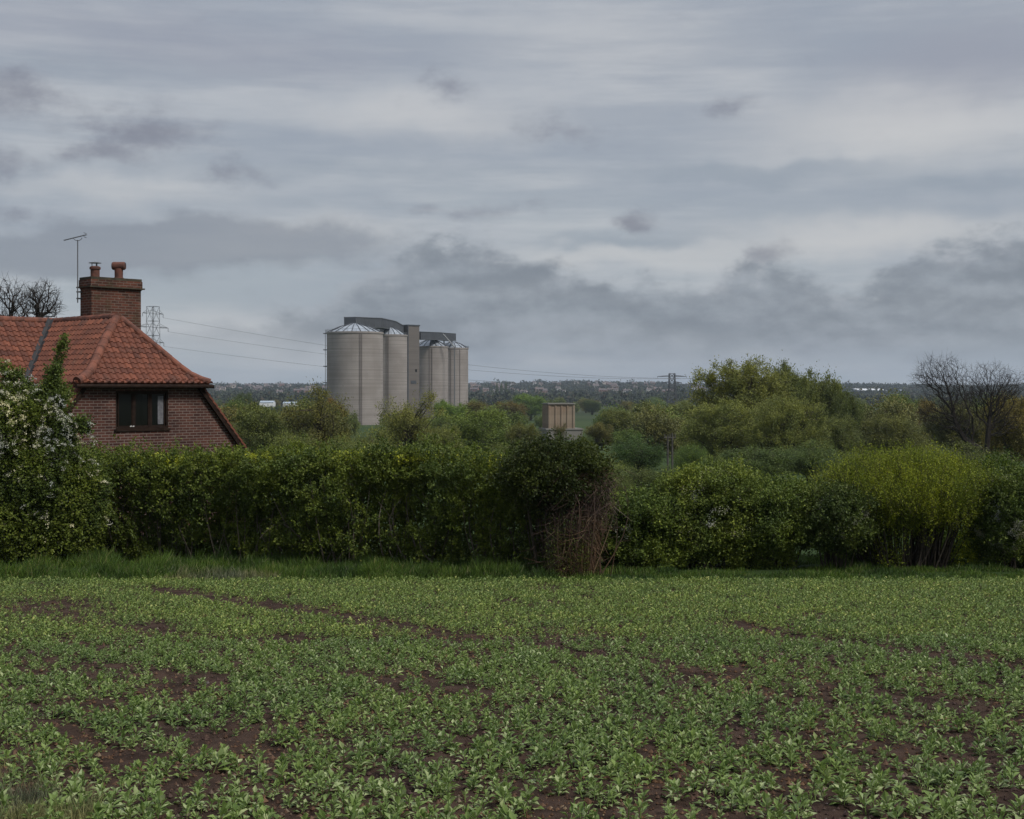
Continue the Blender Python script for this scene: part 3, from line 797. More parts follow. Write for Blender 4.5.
# ------------------------------------------------------------------ silos
def silo(px, D, rpx, top, label, ribs, ladder=False, roofh=6.5, nr=18):
    x = X(px, D); zg = float(gz(D, x)); r = rpx / F * D; zt = Z(top, D)
    root = empty('grain_silo', (x, D, zg), 0, label, 'silo', 'concrete silos across the valley')
    h = zt - zg
    mb = MB(); prof = [(r, -1), (r, h - .5), (r + .25, h - .45), (r + .25, h + .25), (r - .1, h + .3)]
    mb.lathe(0, 0, prof, 96); mb.build('wall', M_SILO, root, smooth=False)
    mb = MB()
    for a, w, dpt in ribs:
        ca, sa = math.cos(a), math.sin(a)
        mb.obox((ca * (r + dpt / 2), sa * (r + dpt / 2), h / 2 - .6), (-sa, ca, 0), (ca, sa, 0), (0, 0, 1), w / 2, dpt / 2 + .05, h / 2 - .1)
    mb.build('rib', M_SILOR, root)
    mb = MB(); mb.lathe(0, 0, [(r - .2, h + .2), (r * .55, h + roofh * .55), (r * .16, h + roofh * .86), (0.02, h + roofh * .9)], 72); rf = mb.build('roof', M_ROOFM, root)
    mb = MB()
    for k in range(nr):
        a = k * 2 * math.pi / nr
        mb.tube([((r - .1) * math.cos(a), (r - .1) * math.sin(a), h + .35), (r * .55 * math.cos(a), r * .55 * math.sin(a), h + roofh * .55 + .15), (r * .14 * math.cos(a), r * .14 * math.sin(a), h + roofh * .88 + .1)], [.16, .16, .14], 4)
    mb.build('roof_seam', M_CLAD, rf)
    mb = MB()
    for k in range(40):
        a = k * 2 * math.pi / 40; mb.beam(((r + .2) * math.cos(a), (r + .2) * math.sin(a), h + .2), ((r + .2) * math.cos(a), (r + .2) * math.sin(a), h + 1.3), .04)
    ring = [((r + .2) * math.cos(t), (r + .2) * math.sin(t), h + 1.3) for t in np.linspace(0, 2 * math.pi, 49)]
    mb.tube(ring, .05, 4); mb.build('railing', M_STEEL, root)
    if ladder:
        mb = MB(); a = math.pi + .15
        for da in (-.025, .025):
            mb.beam(((r + .6) * math.cos(a + da), (r + .6) * math.sin(a + da), 1), ((r + .6) * math.cos(a + da), (r + .6) * math.sin(a + da), h + 1.4), .10)
        for z in np.arange(4, h, 7): mb.obox(((r + .5) * math.cos(a), (r + .5) * math.sin(a), z), (1, 0, 0), (0, 1, 0), (0, 0, 1), .9, .9, .18)
        mb.build('ladder', M_STEEL, root)
    return root
FR = -math.pi / 2
silo(355, 600, 28, 333, 'broad pale concrete silo nearest the cottage, leftmost of the four', [(FR + .28, .35, .25), (FR + .345, .4, .3)], True, roofh=4.6, nr=20)
silo(390, 665, 17.2, 335.5, 'second concrete silo from the left, half behind the broad one', [(FR - .1, .35, .2), (FR + .0, .35, .2)], roofh=4.4, nr=16)
silo(431, 745, 17, 347, 'third silo from the left, just right of the lift tower', [(FR + .12, .5, .3), (FR - .02, .4, .2)], roofh=4.6, nr=16)
silo(453, 775, 15.2, 348.5, 'rightmost silo with rust brown ribs, slimmest of the four', [(FR - .1, .5, .2), (FR + .5, .4, .2)], True, roofh=4.2, nr=14)
# lift tower
def yaw_box(mb, c, yaw, hx_, hy_, z0, z1, m=0):
    ca, sa = math.cos(yaw), math.sin(yaw)
    return mb.obox((c[0], c[1], (z0 + z1) / 2), (ca, sa, 0), (-sa, ca, 0), (0, 0, 1), hx_, hy_, (z1 - z0) / 2, m)
D = 715; x = X(409.5, D); zg = float(gz(D))
t = empty('lift_tower', (x, D, zg), R(40), 'tall square lift tower between the two pairs of silos', 'tower')
mb = MB(); hh = Z(325, D) - zg
mb.box(-3.6, 3.6, -3.6, 3.6, -1, hh - .6); mb.build('shaft', M_TOWER, t)
mb = MB(); mb.box(-3.9, 3.9, -3.9, 3.9, hh - .6, hh); mb.build('roof', M_CLAD, t)
mb = MB(); mb.box(-3.66, -3.2, -3.66, -3.2, 2, hh - 1); mb.box(-1.8, 1.6, -3.72, -3.60, hh - 30, hh - 28.4); mb.box(-3.72, -3.60, -2.2, 1.6, 1, hh - 5)
mb.build('cladding_strip', M_CLAD, t)
mb = MB()
for z in (hh - 24,): mb.box(1.0, 2.0, -3.68, -3.60, z, z + 1.4)
mb.build('window', M_GLASS, t)
# conveyor galleries over the silo tops
def gallery(name, pts, w, h, label, legs):
    P = np.array(pts, float); base = P[0].copy(); base[2] = float(gz(base[1]))
    root = empty(name, tuple(base), 0, label, 'conveyor gallery'); P = P - base
    mb = MB(); st = MB()
    for a, b in zip(P[:-1], P[1:]):
        d = unit(b - a); s = unit(np.cross(d, [0, 0, 1])); u_ = np.cross(s, d)
        mb.obox((a + b) / 2 - u_ * h / 2, d, s, u_, np.linalg.norm(b - a) / 2 + .2, w / 2, h / 2)
        st.obox((a + b) / 2 - u_ * (h + .15), d, s, u_, np.linalg.norm(b - a) / 2, w / 2 + .3, .12)
        st.obox((a + b) / 2 + u_ * .12, d, s, u_, np.linalg.norm(b - a) / 2, w / 2 + .2, .12)
        for q in np.linspace(.08, .92, 5):
            st.obox(a + (b - a) * q - u_ * h / 2, d, s, u_, .09, w / 2 + .08, h / 2)
    for (px_, D_, zb, zt_) in legs:
        st.beam((X(px_, D_) - base[0], D_ - base[1], zb - base[2]), (X(px_, D_) - base[0], D_ - base[1], zt_ - base[2]), .35)
    mb.build('cladding', M_CLAD, root); st.build('frame', M_STEEL, root)
    return root
def p3(px, py, D): return (X(px, D), D, Z(py, D))
gallery('conveyor_gallery', [p3(350, 317.5, 612), p3(376, 318.5, 640), p3(390, 321.5, 680), p3(401, 327.5, 722)], 5.5, 4.0,
        'dark sloping conveyor gallery over the left pair of silos', [(356, 606, Z(328, 606), Z(321, 606)), (372, 640, Z(332, 640), Z(322, 640)), (390, 668, Z(334, 668), Z(325, 668))])
gallery('conveyor_gallery', [p3(417, 332, 718), p3(436, 332.8, 742), p3(452, 334, 770)], 4.5, 3.6,
        'grey conveyor gallery over the right pair of silos', [(431, 745, Z(346, 745), Z(337, 745)), (444, 760, Z(345, 760), Z(338, 760)), (452, 770, Z(346, 770), Z(339, 770))])
# slanting pipe with vertical downpipe
r_ = p3(443, 334, 735)
t = empty('conveyor_pipe', (r_[0], r_[1], float(gz(735))), 0, 'pale slanting pipe and downpipe in front of the right silos', 'pipe')
mb = MB(); q0 = np.array([0, 0, r_[2] - float(gz(735))]); p454 = np.array(p3(454.5, 347, 735)) - np.array([r_[0], r_[1], float(gz(735))])
mb.tube([q0, p454], [.35, .35], 6); mb.tube([p454, (p454[0], p454[1], 0)], [.3, .3], 6)
mb.build('pipe', M_METAL, t)

# ------------------------------------------------------------------ ruined concrete tower
D = 350; x = X(558.5, D); zg = float(gz(D))
t = empty('concrete_hopper', (x, D, zg), R(12), 'buff concrete block tower with rust streaks on a grey plinth', 'tower')
zb = Z(428, D) - zg; ztp = Z(403, D) - zg
mb = MB(); mb.box(-3.2, 3.2, -3.0, 3.0, zb, ztp - .25)
for k in range(5):
    xq = -3.0 + k * 1.5; mb.tube([(xq, -3.0, zb), (xq, -3.0, ztp - .6)], [.24, .24], 10)
    mb.tube([(-3.2, -3.0 + k * 1.5, zb), (-3.2, -3.0 + k * 1.5, ztp - .6)], [.24, .24], 10); mb.tube([(3.2, -3.0 + k * 1.5, zb), (3.2, -3.0 + k * 1.5, ztp - .6)], [.24, .24], 10)
mb.build('wall', M_RUIN, t)
mb = MB(); mb.box(-3.5, 3.5, -3.4, 3.4, ztp - .3, ztp); mb.build('coping', M_RUINB, t)
mb = MB(); mb.box(-4.0, 5.2, -3.9, 3.9, -1, zb); mb.box(-4.2, 5.4, -4.1, 4.1, zb - .4, zb - .1)
mb.build('plinth', M_RUINB, t)
mb = MB(); mb.beam((2.9, -3.0, ztp), (2.9, -3.0, ztp + 1.6), .12); mb.beam((2.9, 2.0, ztp), (2.9, 2.0, ztp + 1.3), .1); mb.beam((2.9, -3, ztp + 1.2), (2.9, 2, ztp + 1.2), .06)
mb.build('railing', M_STEEL, t)

# ------------------------------------------------------------------ far buildings
def shed(px0, px1, top, D, dep, label, mats, roofh=0.0, sink=0.0, name='warehouse', cat='warehouse'):
    x0, x1 = X(px0, D), X(px1, D); xc = (x0 + x1) / 2; zg = float(gz(D, xc)); h = Z(top, D) - zg; w = (x1 - x0) / 2
    r = empty(name, (xc, D, zg), R(4), label, cat)
    rh = roofh
    mb = MB(); mb.box(-w, w, 0, dep, -3, h - rh)
    mb.poly([(-w, 0, h - rh), (-w, dep, h - rh), (-w, dep / 2, h)]); mb.poly([(w, 0, h - rh), (w, dep, h - rh), (w, dep / 2, h)])
    mb.build('wall', mats[0], r)
    mb = MB(); e = .3
    mb.add([(-w - e, -e, h - rh - .02), (w + e, -e, h - rh - .02), (w + e, dep / 2, h + .15), (-w - e, dep / 2, h + .15), (w + e, dep + e, h - rh - .02), (-w - e, dep + e, h - rh - .02)], q=[[0, 1, 2, 3], [3, 2, 4, 5]])
    mb.build('roof', mats[1], r)
    for q in np.linspace(-.8, .8, 6):
        mb = MB(); mb.box(q * w - w * .06, q * w + w * .06, -.15, 0, 0, (h - rh) * .55); mb.build('door', M_CLAD, r)
    return r
M_GREYB = m_noise('blue_grey_sheet', (.30, .36, .42), (.42, .48, .54), .05, .6)
shed(259.5, 273, 401.0, 1000, 18, 'low white shed nearest the cottage roof', [M_WHITE, M_GREYB], 1.0)
shed(283, 296, 402.0, 1020, 18, 'low white shed halfway between the cottage and the silos', [M_WHITE, M_GREYB], 1.0)
shed(860, 888, 388.6, 2700, 90, 'wide pale blue warehouse on the skyline left of the bare trees', [M_GREYB, M_WHITE], 3.5)
shed(888, 911, 389.6, 2900, 90, 'low grey factory on the skyline beside the pale warehouse', [M_FROOF, M_GREYB], 3.0)

rng = np.random.default_rng(11)
WALLC = [(.48, .46, .43), (.22, .14, .11), (.25, .13, .10), (.42, .36, .32), (.28, .20, .17), (.65, .64, .62)]
mb = MB(); mb.box(-5, 5, -4, 4, -3, 5.4)
mb.poly([(-5, -4, 5.4), (-5, 4, 5.4), (-5, 0, 8.4)]); mb.poly([(5, -4, 5.4), (5, 4, 5.4), (5, 0, 8.4)])
mb.add([(-5.3, -4.4, 5.2), (5.3, -4.4, 5.2), (5.3, 0, 8.5), (-5.3, 0, 8.5), (5.3, 4.4, 5.2), (-5.3, 4.4, 5.2)], q=[[0, 1, 2, 3], [3, 2, 4, 5]], m=1)
mb.box(-3.4, -2.6, -.5, .5, 7.6, 9.8, m=0)
for wx_ in (-3, 0, 3): mb.box(wx_ - .6, wx_ + .6, -4.06, -4.0, 3.2, 4.5, m=2)
for wx_ in (-3, 3): mb.box(wx_ - .7, wx_ + .7, -4.06, -4.0, .8, 2.2, m=2)
hp = mb.build('far_house', [M_FWALL, M_FROOF, M_GLASS])
spots = []
for k in range(110):
    zone = rng.choice(6, p=[.20, .22, .22, .12, .12, .12])
    lo_, hi_ = [(216, 326), (470, 520), (585, 660), (520, 590), (660, 720), (330, 470)][zone]
    spots.append((rng.uniform(lo_, hi_), rng.uniform(2300, 3700)))
for k, (px, D) in enumerate(spots):
    o = hp if k == 0 else hp.copy()
    if k: COL.objects.link(o)
    x = X(px, D); o.location = (x, D, float(gz(D, x)) + 7.0); o.rotation_euler = (0, 0, rng.uniform(-.5, .5)); s = rng.uniform(.65, 1.05); o.scale = (s * rng.uniform(.8, 1.8), s, s)
    o.color = (*WALLC[rng.integers(0, 6)], 1)
    tag(o, 'tiny far-off house among trees on the hillside', 'house', 'houses on the far hillside')

# far wood over the hill: one mass
rng = np.random.default_rng(12)
nt = 8500
Dt = 1500 + 3000 * rng.random(nt); xt = (rng.random(nt) * 2 - 1) * Dt * .46
keep = fbm(xt / 160, Dt / 160, s=4) > .30
ridge = (Dt > 3800)
keep |= ridge
Dt, xt = Dt[keep], xt[keep]; nt = len(Dt)
hgt = rng.uniform(5, 14, nt) * (.5 + 1.0 * fbm(xt / 90, Dt / 90, s=8)); rad = hgt * rng.uniform(.4, .75, nt)
hgt[rng.random(nt) < .03] *= 1.45
nl = 30
P = rdir(rng, nt * nl).reshape(nt, nl, 3) * (rng.random((nt, nl, 1)) ** .4)
P = P * np.stack([rad, rad, hgt * .5], -1)[:, None] + np.stack([xt, Dt, gz(Dt, xt) + hgt * .5], -1)[:, None]
mb = MB(); leaf_quads(mb, P.reshape(-1, 3), rdir(rng, nt * nl), 5.0, 4.2, rng)
L_WOOD = m_leaf('woodland_leaf', (.022, .032, .016), (.046, .058, .028), .05, .9, objcol=False, hue=(.070, .055, .036))
tag(mb.build('hillside_woodland', L_WOOD), kind='stuff', label='wooded hillside along the horizon', cat='woodland')

# ------------------------------------------------------------------ pylons and cables
def pylon_mesh(H, base, arms, waist=.55, r=.12):
    mb = MB(); body = MB()
    lv = np.linspace(0, 1, 9); ws = np.interp(lv, [0, waist, 1], [base, base * .46, base * .40]) / 2
    for k in range(8):
        z0, z1 = lv[k] * H, lv[k + 1] * H; a, b = ws[k], ws[k + 1]
        C0 = [(-a, -a, z0), (a, -a, z0), (a, a, z0), (-a, a, z0)]; C1 = [(-b, -b, z1), (b, -b, z1), (b, b, z1), (-b, b, z1)]
        for j in range(4):
            body.beam(C0[j], C1[j], r); j2 = (j + 1) % 4
            body.beam(C0[j], C1[j2], r * .55); body.beam(C0[j2], C1[j], r * .55); body.beam(C1[j], C1[j2], r * .6)
    armb = []
    for z, half in arms:
        mb = MB(); w = float(np.interp(z / H, lv, ws))
        for s in (-1, 1):
            tip = (s * half, 0, z)
            for y in (-w, w):
                mb.beam((s * w, y, z), tip, r * .8); mb.beam((s * w, y, z + H * .03), tip, r * .6)
            for q in (.33, .66): mb.beam((s * (w + (half - w) * q), w * (1 - q), z), (s * (w + (half - w) * q), -w * (1 - q), z), r * .5)
            mb.tube([tip, (tip[0], 0, z - 1.6)], [.12, .12], 5)
        armb.append(mb)
    return body, armb
def pylon(px, D, top, base, arms, yaw, label, r=.12):
    x = X(px, D); zg = float(gz(D, x)); H = Z(top, D) - zg
    root = empty('electricity_pylon', (x, D, zg), yaw, label, 'pylon')
    body, arms_ = pylon_mesh(H, base, [(H - dz_, hf) for dz_, hf in arms], r=r)
    body.build('tower', M_PYL, root)
    for a in arms_: a.build('cross_arm', M_PYL, root)
    return root, x, zg, H
DL = 640
PLA = [(3.2, 7.0), (9.5, 10.5), (16.4, 7.5)]
pylon(153, DL, 306.5, 10.0, PLA, R(64), 'tall steel lattice pylon rising beside the cottage chimney', .12)
DR = 1150
pylon(672, DR, 373.5, 11.0, [(2.4, 12.0), (7.5, 8.0)], R(4), 'wide-armed steel pylon above the trees right of centre', .30)
for k, (px, D, top) in enumerate([(599, 3950, 381.5), (610, 3900, 380.5), (649, 3900, 380), (658, 4000, 380.5), (698, 4000, 381), (484, 3900, 380.5), (551, 4000, 382)]):
    x = X(px, D); zg = float(gz(D, x)); H = Z(top, D) - zg
    if k == 0:
        body, arms_ = pylon_mesh(44, 8, [(40, 7), (32, 9), (24, 7)], r=.38)
        for a in arms_:
            for v_, q_ in ((np.concatenate(a.v), np.concatenate(a.q)),): body.add(v_, q=q_)
        fp = body.build('distant_pylon', M_STEEL); o = fp
    else:
        o = fp.copy(); COL.objects.link(o)
    o.location = (x, D, zg); s = H / 44; o.scale = (s, s, s); o.rotation_euler = (0, 0, R(20 + 13 * k))
    tag(o, 'tiny pylon on the far skyline', 'pylon', 'pylons on the far skyline')
def cable(p0, p1, sag, label, r=.045, group=None):
    t = np.linspace(0, 1, 60)[:, None]; P = np.asarray(p0) + (np.asarray(p1) - np.asarray(p0)) * t; P[:, 2] -= (sag * 4 * t * (1 - t))[:, 0]
    c = P[0].copy(); mb = MB(); rr = r * (1 + 1.4 * t[:, 0]); mb.tube(P - c, rr, 4)
    tag(mb.build('power_cable', M_WIRE, loc=tuple(c)), label, 'power cable', 'cables strung between the two pylons')
def armtip(px, D, top, dz_, half, yaw, s):
    return np.array([X(px, D) + s * half * math.cos(yaw), D + s * half * math.sin(yaw), Z(top, D) - dz_ - 1.6])
LV = ['topmost', 'middle', 'lowest']
for k, ((dz_, hf), (dr, hr, s2)) in enumerate(zip(PLA, [(2.4, 6.0, 1), (2.4, 12.0, 1), (7.5, 8.0, 1)])):
    for s, nm in ((1, 'farther'),):
        a = armtip(153, DL, 306.5, dz_, hf, R(64), s)
        b = armtip(672, DR, 373.5, dr, hr * (1 if s > 0 else -1), R(4), 1)
        cable(a, b, 7.0, f'{LV[k]} thin cable running right from the pylon beside the chimney')
# onward to the left and right, out of the frame
for k, (dz_, hf) in enumerate([(2.4, 12.0), (7.5, 8.0)]):
    a = armtip(672, DR, 373.5, dz_, hf, R(4), 1); b = a + np.array([330, 60, -2])
    cable(a, b, 7.0, ['upper', 'lower'][k] + ' cable running right from the wide-armed pylon', .09)

# pair of timber poles in the valley
D = 118; x = X(670, D); zg = float(gz(D))
t = empty('pole_pair', (x, D, zg), R(20), 'pair of grey timber poles with a crossbar among the trees', 'utility pole')
hp_ = Z(433, D) - zg
for s in (-1, 1):
    mb = MB(); mb.tube([(s * .21, 0, -.5), (s * .21, 0, hp_ - (0 if s > 0 else .2))], [.10, .075], 8, cap=True); mb.build('pole', M_POLE, t)
mb = MB(); mb.box(-.55, .55, -.04, .04, hp_ - .42, hp_ - .33); mb.build('crossbar', M_POLE, t)
mb = MB()
for q in (-.48, 0, .48): mb.tube([(q, 0, hp_ - .33), (q, 0, hp_ - .1)], [.05, .04], 6, cap=True)
mb.build('insulator', M_POLE, t)

# ------------------------------------------------------------------ trees of the valley
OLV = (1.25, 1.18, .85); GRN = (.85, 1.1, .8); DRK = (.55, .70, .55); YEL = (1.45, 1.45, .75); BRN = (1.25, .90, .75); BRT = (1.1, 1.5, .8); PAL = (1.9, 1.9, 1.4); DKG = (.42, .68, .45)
TREES = [
 # kind, px, top, D, width px, colour, label
 ('willow1', 745, 361, 150, 112, (1.45, 1.38, .95), 'tall rounded willow, highest of the leafy trees right of the pylon'),
 ('willow2', 722, 396, 138, 108, (1.35, 1.35, .95), 'lower sloping willow at the left foot of the tallest leafy tree'),
 ('willow1', 786, 398, 132, 86, (1.3, 1.3, .9), 'drooping olive willow in front of the tallest leafy tree, on its right'),
 ('round1', 795, 364, 172, 62, (1.0, 1.05, .75), 'dark upright tree just right of the tallest leafy willow'),
 ('round2', 822, 370, 165, 62, (1.0, 1.05, .75), 'dark leafy tree with a notched top near the skyline warehouse'),
 ('round2', 846, 387, 160, 40, (.7, .8, .6), 'thin dark tree left of the skyline warehouse'),
 ('willow2', 832, 412, 140, 70, (.95, 1.0, .75), 'olive shrubby tree below the dark trees right of centre'),
 ('round3', 893, 392, 260, 66, (.95, 1.15, .8), 'domed green tree under the skyline warehouse'),
 ('willow2', 893, 411, 150, 92, (1.05, 1.0, .8), 'grey-olive tree above the round yellow-green bush'),
 ('round2', 925, 398, 230, 60, BRN, 'brownish tree behind the left bare tree'),
 ('round3', 1014, 392, 128, 84, (1.35, 1.0, .6), 'russet-olive tree at the right edge of the view'),
 ('round1', 962, 404, 175, 86, (.85, .78, .6), 'dull brown-green tree seen through the bare branches'),
 ('bush1', 965, 440, 90, 110, (.7, .75, .55), 'low dark thicket at the foot of the bare trees'),
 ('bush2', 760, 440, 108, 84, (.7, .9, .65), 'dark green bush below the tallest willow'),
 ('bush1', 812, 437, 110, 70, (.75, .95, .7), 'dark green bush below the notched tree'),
 ('bush2', 862, 446, 96, 80, (.8, .95, .7), 'low bush left of the round yellow-green bush'),
 ('willow2', 697, 413, 200, 42, PAL, 'pale yellow-green weeping willow beside the timber poles'),
 ('round2', 690, 400, 290, 70, (.95, 1.0, .75), 'wide tree behind the pale weeping willow'),
 ('round1', 655, 402, 300, 62, (.9, .95, .7), 'domed olive tree left of the steel pylon'),
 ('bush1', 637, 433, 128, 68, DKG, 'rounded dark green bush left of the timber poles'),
 ('bush2', 690, 438, 122, 40, (.8, 1.1, .6), 'small green bush right of the timber poles'),
 ('round3', 622, 408, 260, 56, (1.0, 1.0, .7), 'olive tree behind the rounded dark bush'),
 ('round2', 600, 421, 240, 38, (1.0, .85, .65), 'brown-olive tree right of the buff concrete tower'),
 ('bush2', 584, 432, 215, 26, (.6, .75, .55), 'dark bush at the right foot of the buff concrete tower'),
 ('open1', 560, 426, 300, 18, (.9, .72, .6), 'small brown shrub against the front of the buff concrete tower'),
 ('round1', 530, 394, 700, 44, BRT, 'bright green domed tree left of the buff concrete tower'),
 ('round2', 508, 400, 480, 52, (1.0, .72, .62), 'brown budding tree right of the silos'),
 ('round3', 484, 407, 175, 84, (1.0, 1.2, .7), 'broad green tree at the right foot of the silos'),
 ('round2', 522, 421, 165, 44, (.95, .9, .7), 'brown-green tree between the silos and the buff tower'),
 ('round1', 450, 401, 330, 44, BRT, 'fresh green tree in front of the third silo'),
 ('round3', 470, 400, 400, 40, (1.05, .85, .7), 'brownish tree in front of the rightmost silo'),
 ('open1', 408, 403, 128, 74, (1.3, 1.2, .85), 'pale olive tree in front of the lift tower'),
 ('willow2', 442, 423, 120, 56, (1.2, 1.2, .9), 'pale willow scrub behind the dark end of the hedge'),
 ('bush1', 372, 424, 100, 70, (1.15, 1.15, .75), 'low olive bush below the broad silo'),
 ('open1', 318, 399, 108, 92, (1.05, .92, .72), 'spreading tree with dark forked trunk left of the silos'),
 ('round2', 330, 396, 300, 34, (1.35, .75, .62), 'reddish budding tree at the left foot of the broad silo'),
 ('round1', 262, 404, 150, 80, (.95, 1.0, .7), 'dull green tree right of the cottage gable'),
 ('round3', 231, 398, 260, 50, (.8, 1.0, .65), 'green tree close against the cottage roof edge'),
 ('bush2', 290, 424, 104, 66, (1.1, 1.15, .75), 'olive bush right of the cottage gable'),
 ('bush1', 345, 432, 92, 60, (1.0, 1.1, .7), 'low scrub between spreading tree and broad silo'),
 ('round2', 244, 391, 640, 22, DRK, 'small dark tree in the field beyond the cottage'),
 ('bush2', 512, 436, 110, 56, (.85, .9, .65), 'dark brown-green bush behind the overgrown end of the hedge'),
 ('bush2', 600, 452, 90, 60, (1.15, 1.25, .8), 'pale green scrub behind the dead end of the hedge'),
 ('bush1', 720, 455, 80, 60, (.9, 1.05, .7), 'green scrub between the right hedge and the willow'),
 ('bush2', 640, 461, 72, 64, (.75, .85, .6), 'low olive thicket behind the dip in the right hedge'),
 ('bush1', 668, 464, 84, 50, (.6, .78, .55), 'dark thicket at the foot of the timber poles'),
 ('bush2', 615, 470, 60, 44, (.9, 1.0, .7), 'pale scrub just behind the dead end of the hedge'),
 ('round1', 592, 400, 900, 26, DRK, 'dark domed tree right of the buff tower in the distance'),
]
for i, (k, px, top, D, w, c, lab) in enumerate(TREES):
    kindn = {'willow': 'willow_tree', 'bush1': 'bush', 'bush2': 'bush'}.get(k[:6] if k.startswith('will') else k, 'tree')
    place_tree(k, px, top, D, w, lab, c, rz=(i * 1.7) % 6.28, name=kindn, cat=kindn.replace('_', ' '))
for i, px in enumerate([497, 501.5, 506]):
    place_tree('poplar', px, 384.5 - .6 * i, 2100, 3.6, '', DRK, rz=i, name='poplar_tree', cat='poplar', group='slim poplars on the far skyline')['label'] = 'slim dark poplar standing on the skyline right of the silos'
for i, (px, w) in enumerate([(262, 15), (272, 13), (284, 14), (295, 14), (278, 10)]):
    place_tree('lo%d' % (i % 3 + 1), px, 404.6 + (i % 2) * .5, 930, w, 'mid-distance tree in the wooded valley between hedge and hillside', DRK, rz=i * 1.3, group='trees filling the valley')
rng = np.random.default_rng(31)
cand = 0
placed = []
VC = [(1.05, .95, .85), GRN, (.8, .9, .65), (1.1, 1.15, .75), (1.15, .9, .7), (.7, .85, .6), (1.2, 1.35, .8)]
for i in range(900):
    D = float(np.exp(rng.uniform(math.log(170), math.log(2200)))); px = rng.uniform(205, 1050)
    x = X(px, D); base = (H0 - (float(gz(D, x)) - EYE) * F / D)
    hgt = rng.uniform(4.5, 9.5) if D < 700 else rng.uniform(6, 12)
    topp = H0 - (float(gz(D, x)) + hgt - EYE) / D * F
    # keep the open meadow by the far field, the ruin, the silos and the sheds in sight
    if topp < 389: continue
    if 515 < px < 605 and D < 375: continue
    if D < 1050 and (255 < px < 300) and topp < 407: continue
    if D < 620 and 325 < px < 470 and topp < 405: continue
    if 590 < D < 800 and 320 < px < 475: continue
    if 575 < px < 610 and 340 < D < 800: continue
    if any(abs(x - a) + abs(D - b) < .022 * D + 4 for a, b in placed): continue
    placed.append((x, D))
    w = hgt * rng.uniform(.85, 1.3) / D * F
    r = place_tree(['lo1', 'lo2', 'lo3'][rng.integers(0, 3)], px, topp, D, w, 'mid-distance tree in the wooded valley between hedge and hillside', VC[rng.integers(0, 7)], rz=rng.uniform(0, 6.28), group='trees filling the valley')
    if len(placed) >= 285: break
print('valley trees', len(placed))

# bare trees
def bare_tree(seed, D, trunk, crowns, n, label, rb, twig=.018, wob=.22):
    """twigs grow from the trunk towards points spread through the crown; thickness follows the number of twigs carried"""
    rng = np.random.default_rng(seed)
    x0 = X(trunk[0][0], D); zg = float(gz(D, x0)); o0 = np.array([x0, D, zg])
    T = np.array([[X(a, D), D + rng.normal() * .2, Z(b, D)] for a, b in trunk]) - o0; T[0] = (0, 0, -.3)
    tt = np.linspace(0, 1, 14); seg = np.linalg.norm(np.diff(T, axis=0), axis=1); cum = np.concatenate([[0], np.cumsum(seg)]) / seg.sum()
    nodes = [np.array([np.interp(t, cum, T[:, i]) for i in range(3)]) for t in tt]; par = list(range(-1, 13)); plen = list(tt * seg.sum())
    pts = []
    for (cx_, cy_, rx, ry) in crowns:
        m = int(n * rx * ry / sum(c[2] * c[3] for c in crowns)); d = rdir(rng, m) * rng.random((m, 1)) ** .42
        pts.append(np.array([X(cx_, D), D, Z(cy_, D)]) - o0 + d * np.array([rx / F * D, rx / F * D * .8, ry / F * D]))
    pts = np.concatenate(pts); pts = pts[np.argsort(np.linalg.norm(pts - nodes[7], axis=1) + rng.normal(size=len(pts)) * .25)]
    for p in pts:
        A = np.array(nodes); dd = np.linalg.norm(A - p, axis=1); cost = dd + .42 * np.array(plen); cost[:4] += 50
        up = (p[2] - A[:, 2]) / np.maximum(dd, .01); cost += np.where(up < -.3, 1.5 * dd, 0)
        j = int(np.argmin(cost)); L = dd[j]; k = max(1, int(L / .55)); a = nodes[j]; prev = j
        bend = rng.normal(size=3) * wob * L * .35
        for i in range(1, k + 1):
            t = i / k; q = a + (p - a) * t + bend * math.sin(math.pi * t) + (rng.normal(size=3) * .05 if i < k else 0)
            nodes.append(q); par.append(prev); plen.append(plen[prev] + L / k); prev = len(nodes) - 1
    W_ = np.zeros(len(nodes)); W_[:] = .0; has = set(par)
    for i in range(len(nodes) - 1, 0, -1):
        if i not in has: W_[i] = 1
        W_[par[i]] += W_[i]
    rad = np.maximum(rb * (W_ / W_[0]) ** .52, twig)
    N_ = np.array(nodes); i1 = np.arange(1, len(N_)); pa = np.array(par)[1:]
    tb = MB()
    for thick, sides in ((True, 6), (False, 3)):
        pass
    n_ = len(i1); A, B = N_[pa], N_[i1]; Td = unit(B - A); P1 = unit(np.cross(Td, np.tile([0.3, 1.0, .2], (n_, 1)))); Q1 = np.cross(Td, P1)
    vs = []; S_ = 5
    for k in range(S_):
        a = k * 2 * math.pi / S_; o = math.cos(a) * P1 + math.sin(a) * Q1
        vs += [A - Td * .02 + o * np.minimum(rad[pa], rad[i1] * 1.35)[:, None], B + o * rad[i1][:, None]]
    v = np.stack(vs, 1).reshape(-1, 3); ii = (np.arange(n_) * 2 * S_)[:, None]
    tb.add(v, q=np.concatenate([ii + [2 * k, 2 * ((k + 1) % S_), 2 * ((k + 1) % S_) + 1, 2 * k + 1] for k in range(S_)]))
    tips = np.array([i for i in range(14, len(N_)) if i not in has]); m = 3
    kk = np.repeat(tips, m); dirs = unit(N_[kk] - N_[np.array(par)[kk]] + rdir(rng, len(kk)) * .5 + np.array([0, 0, .15]))
    twig_tris(tb, N_[kk], N_[kk] + dirs * rng.uniform(.3, .8, (len(kk), 1)) * (D / 110) , twig * .8, rng)
    r = empty('bare_tree', tuple(o0), 0, label, 'bare tree')
    tb.build('trunk', M_BARKD, r)
    return r
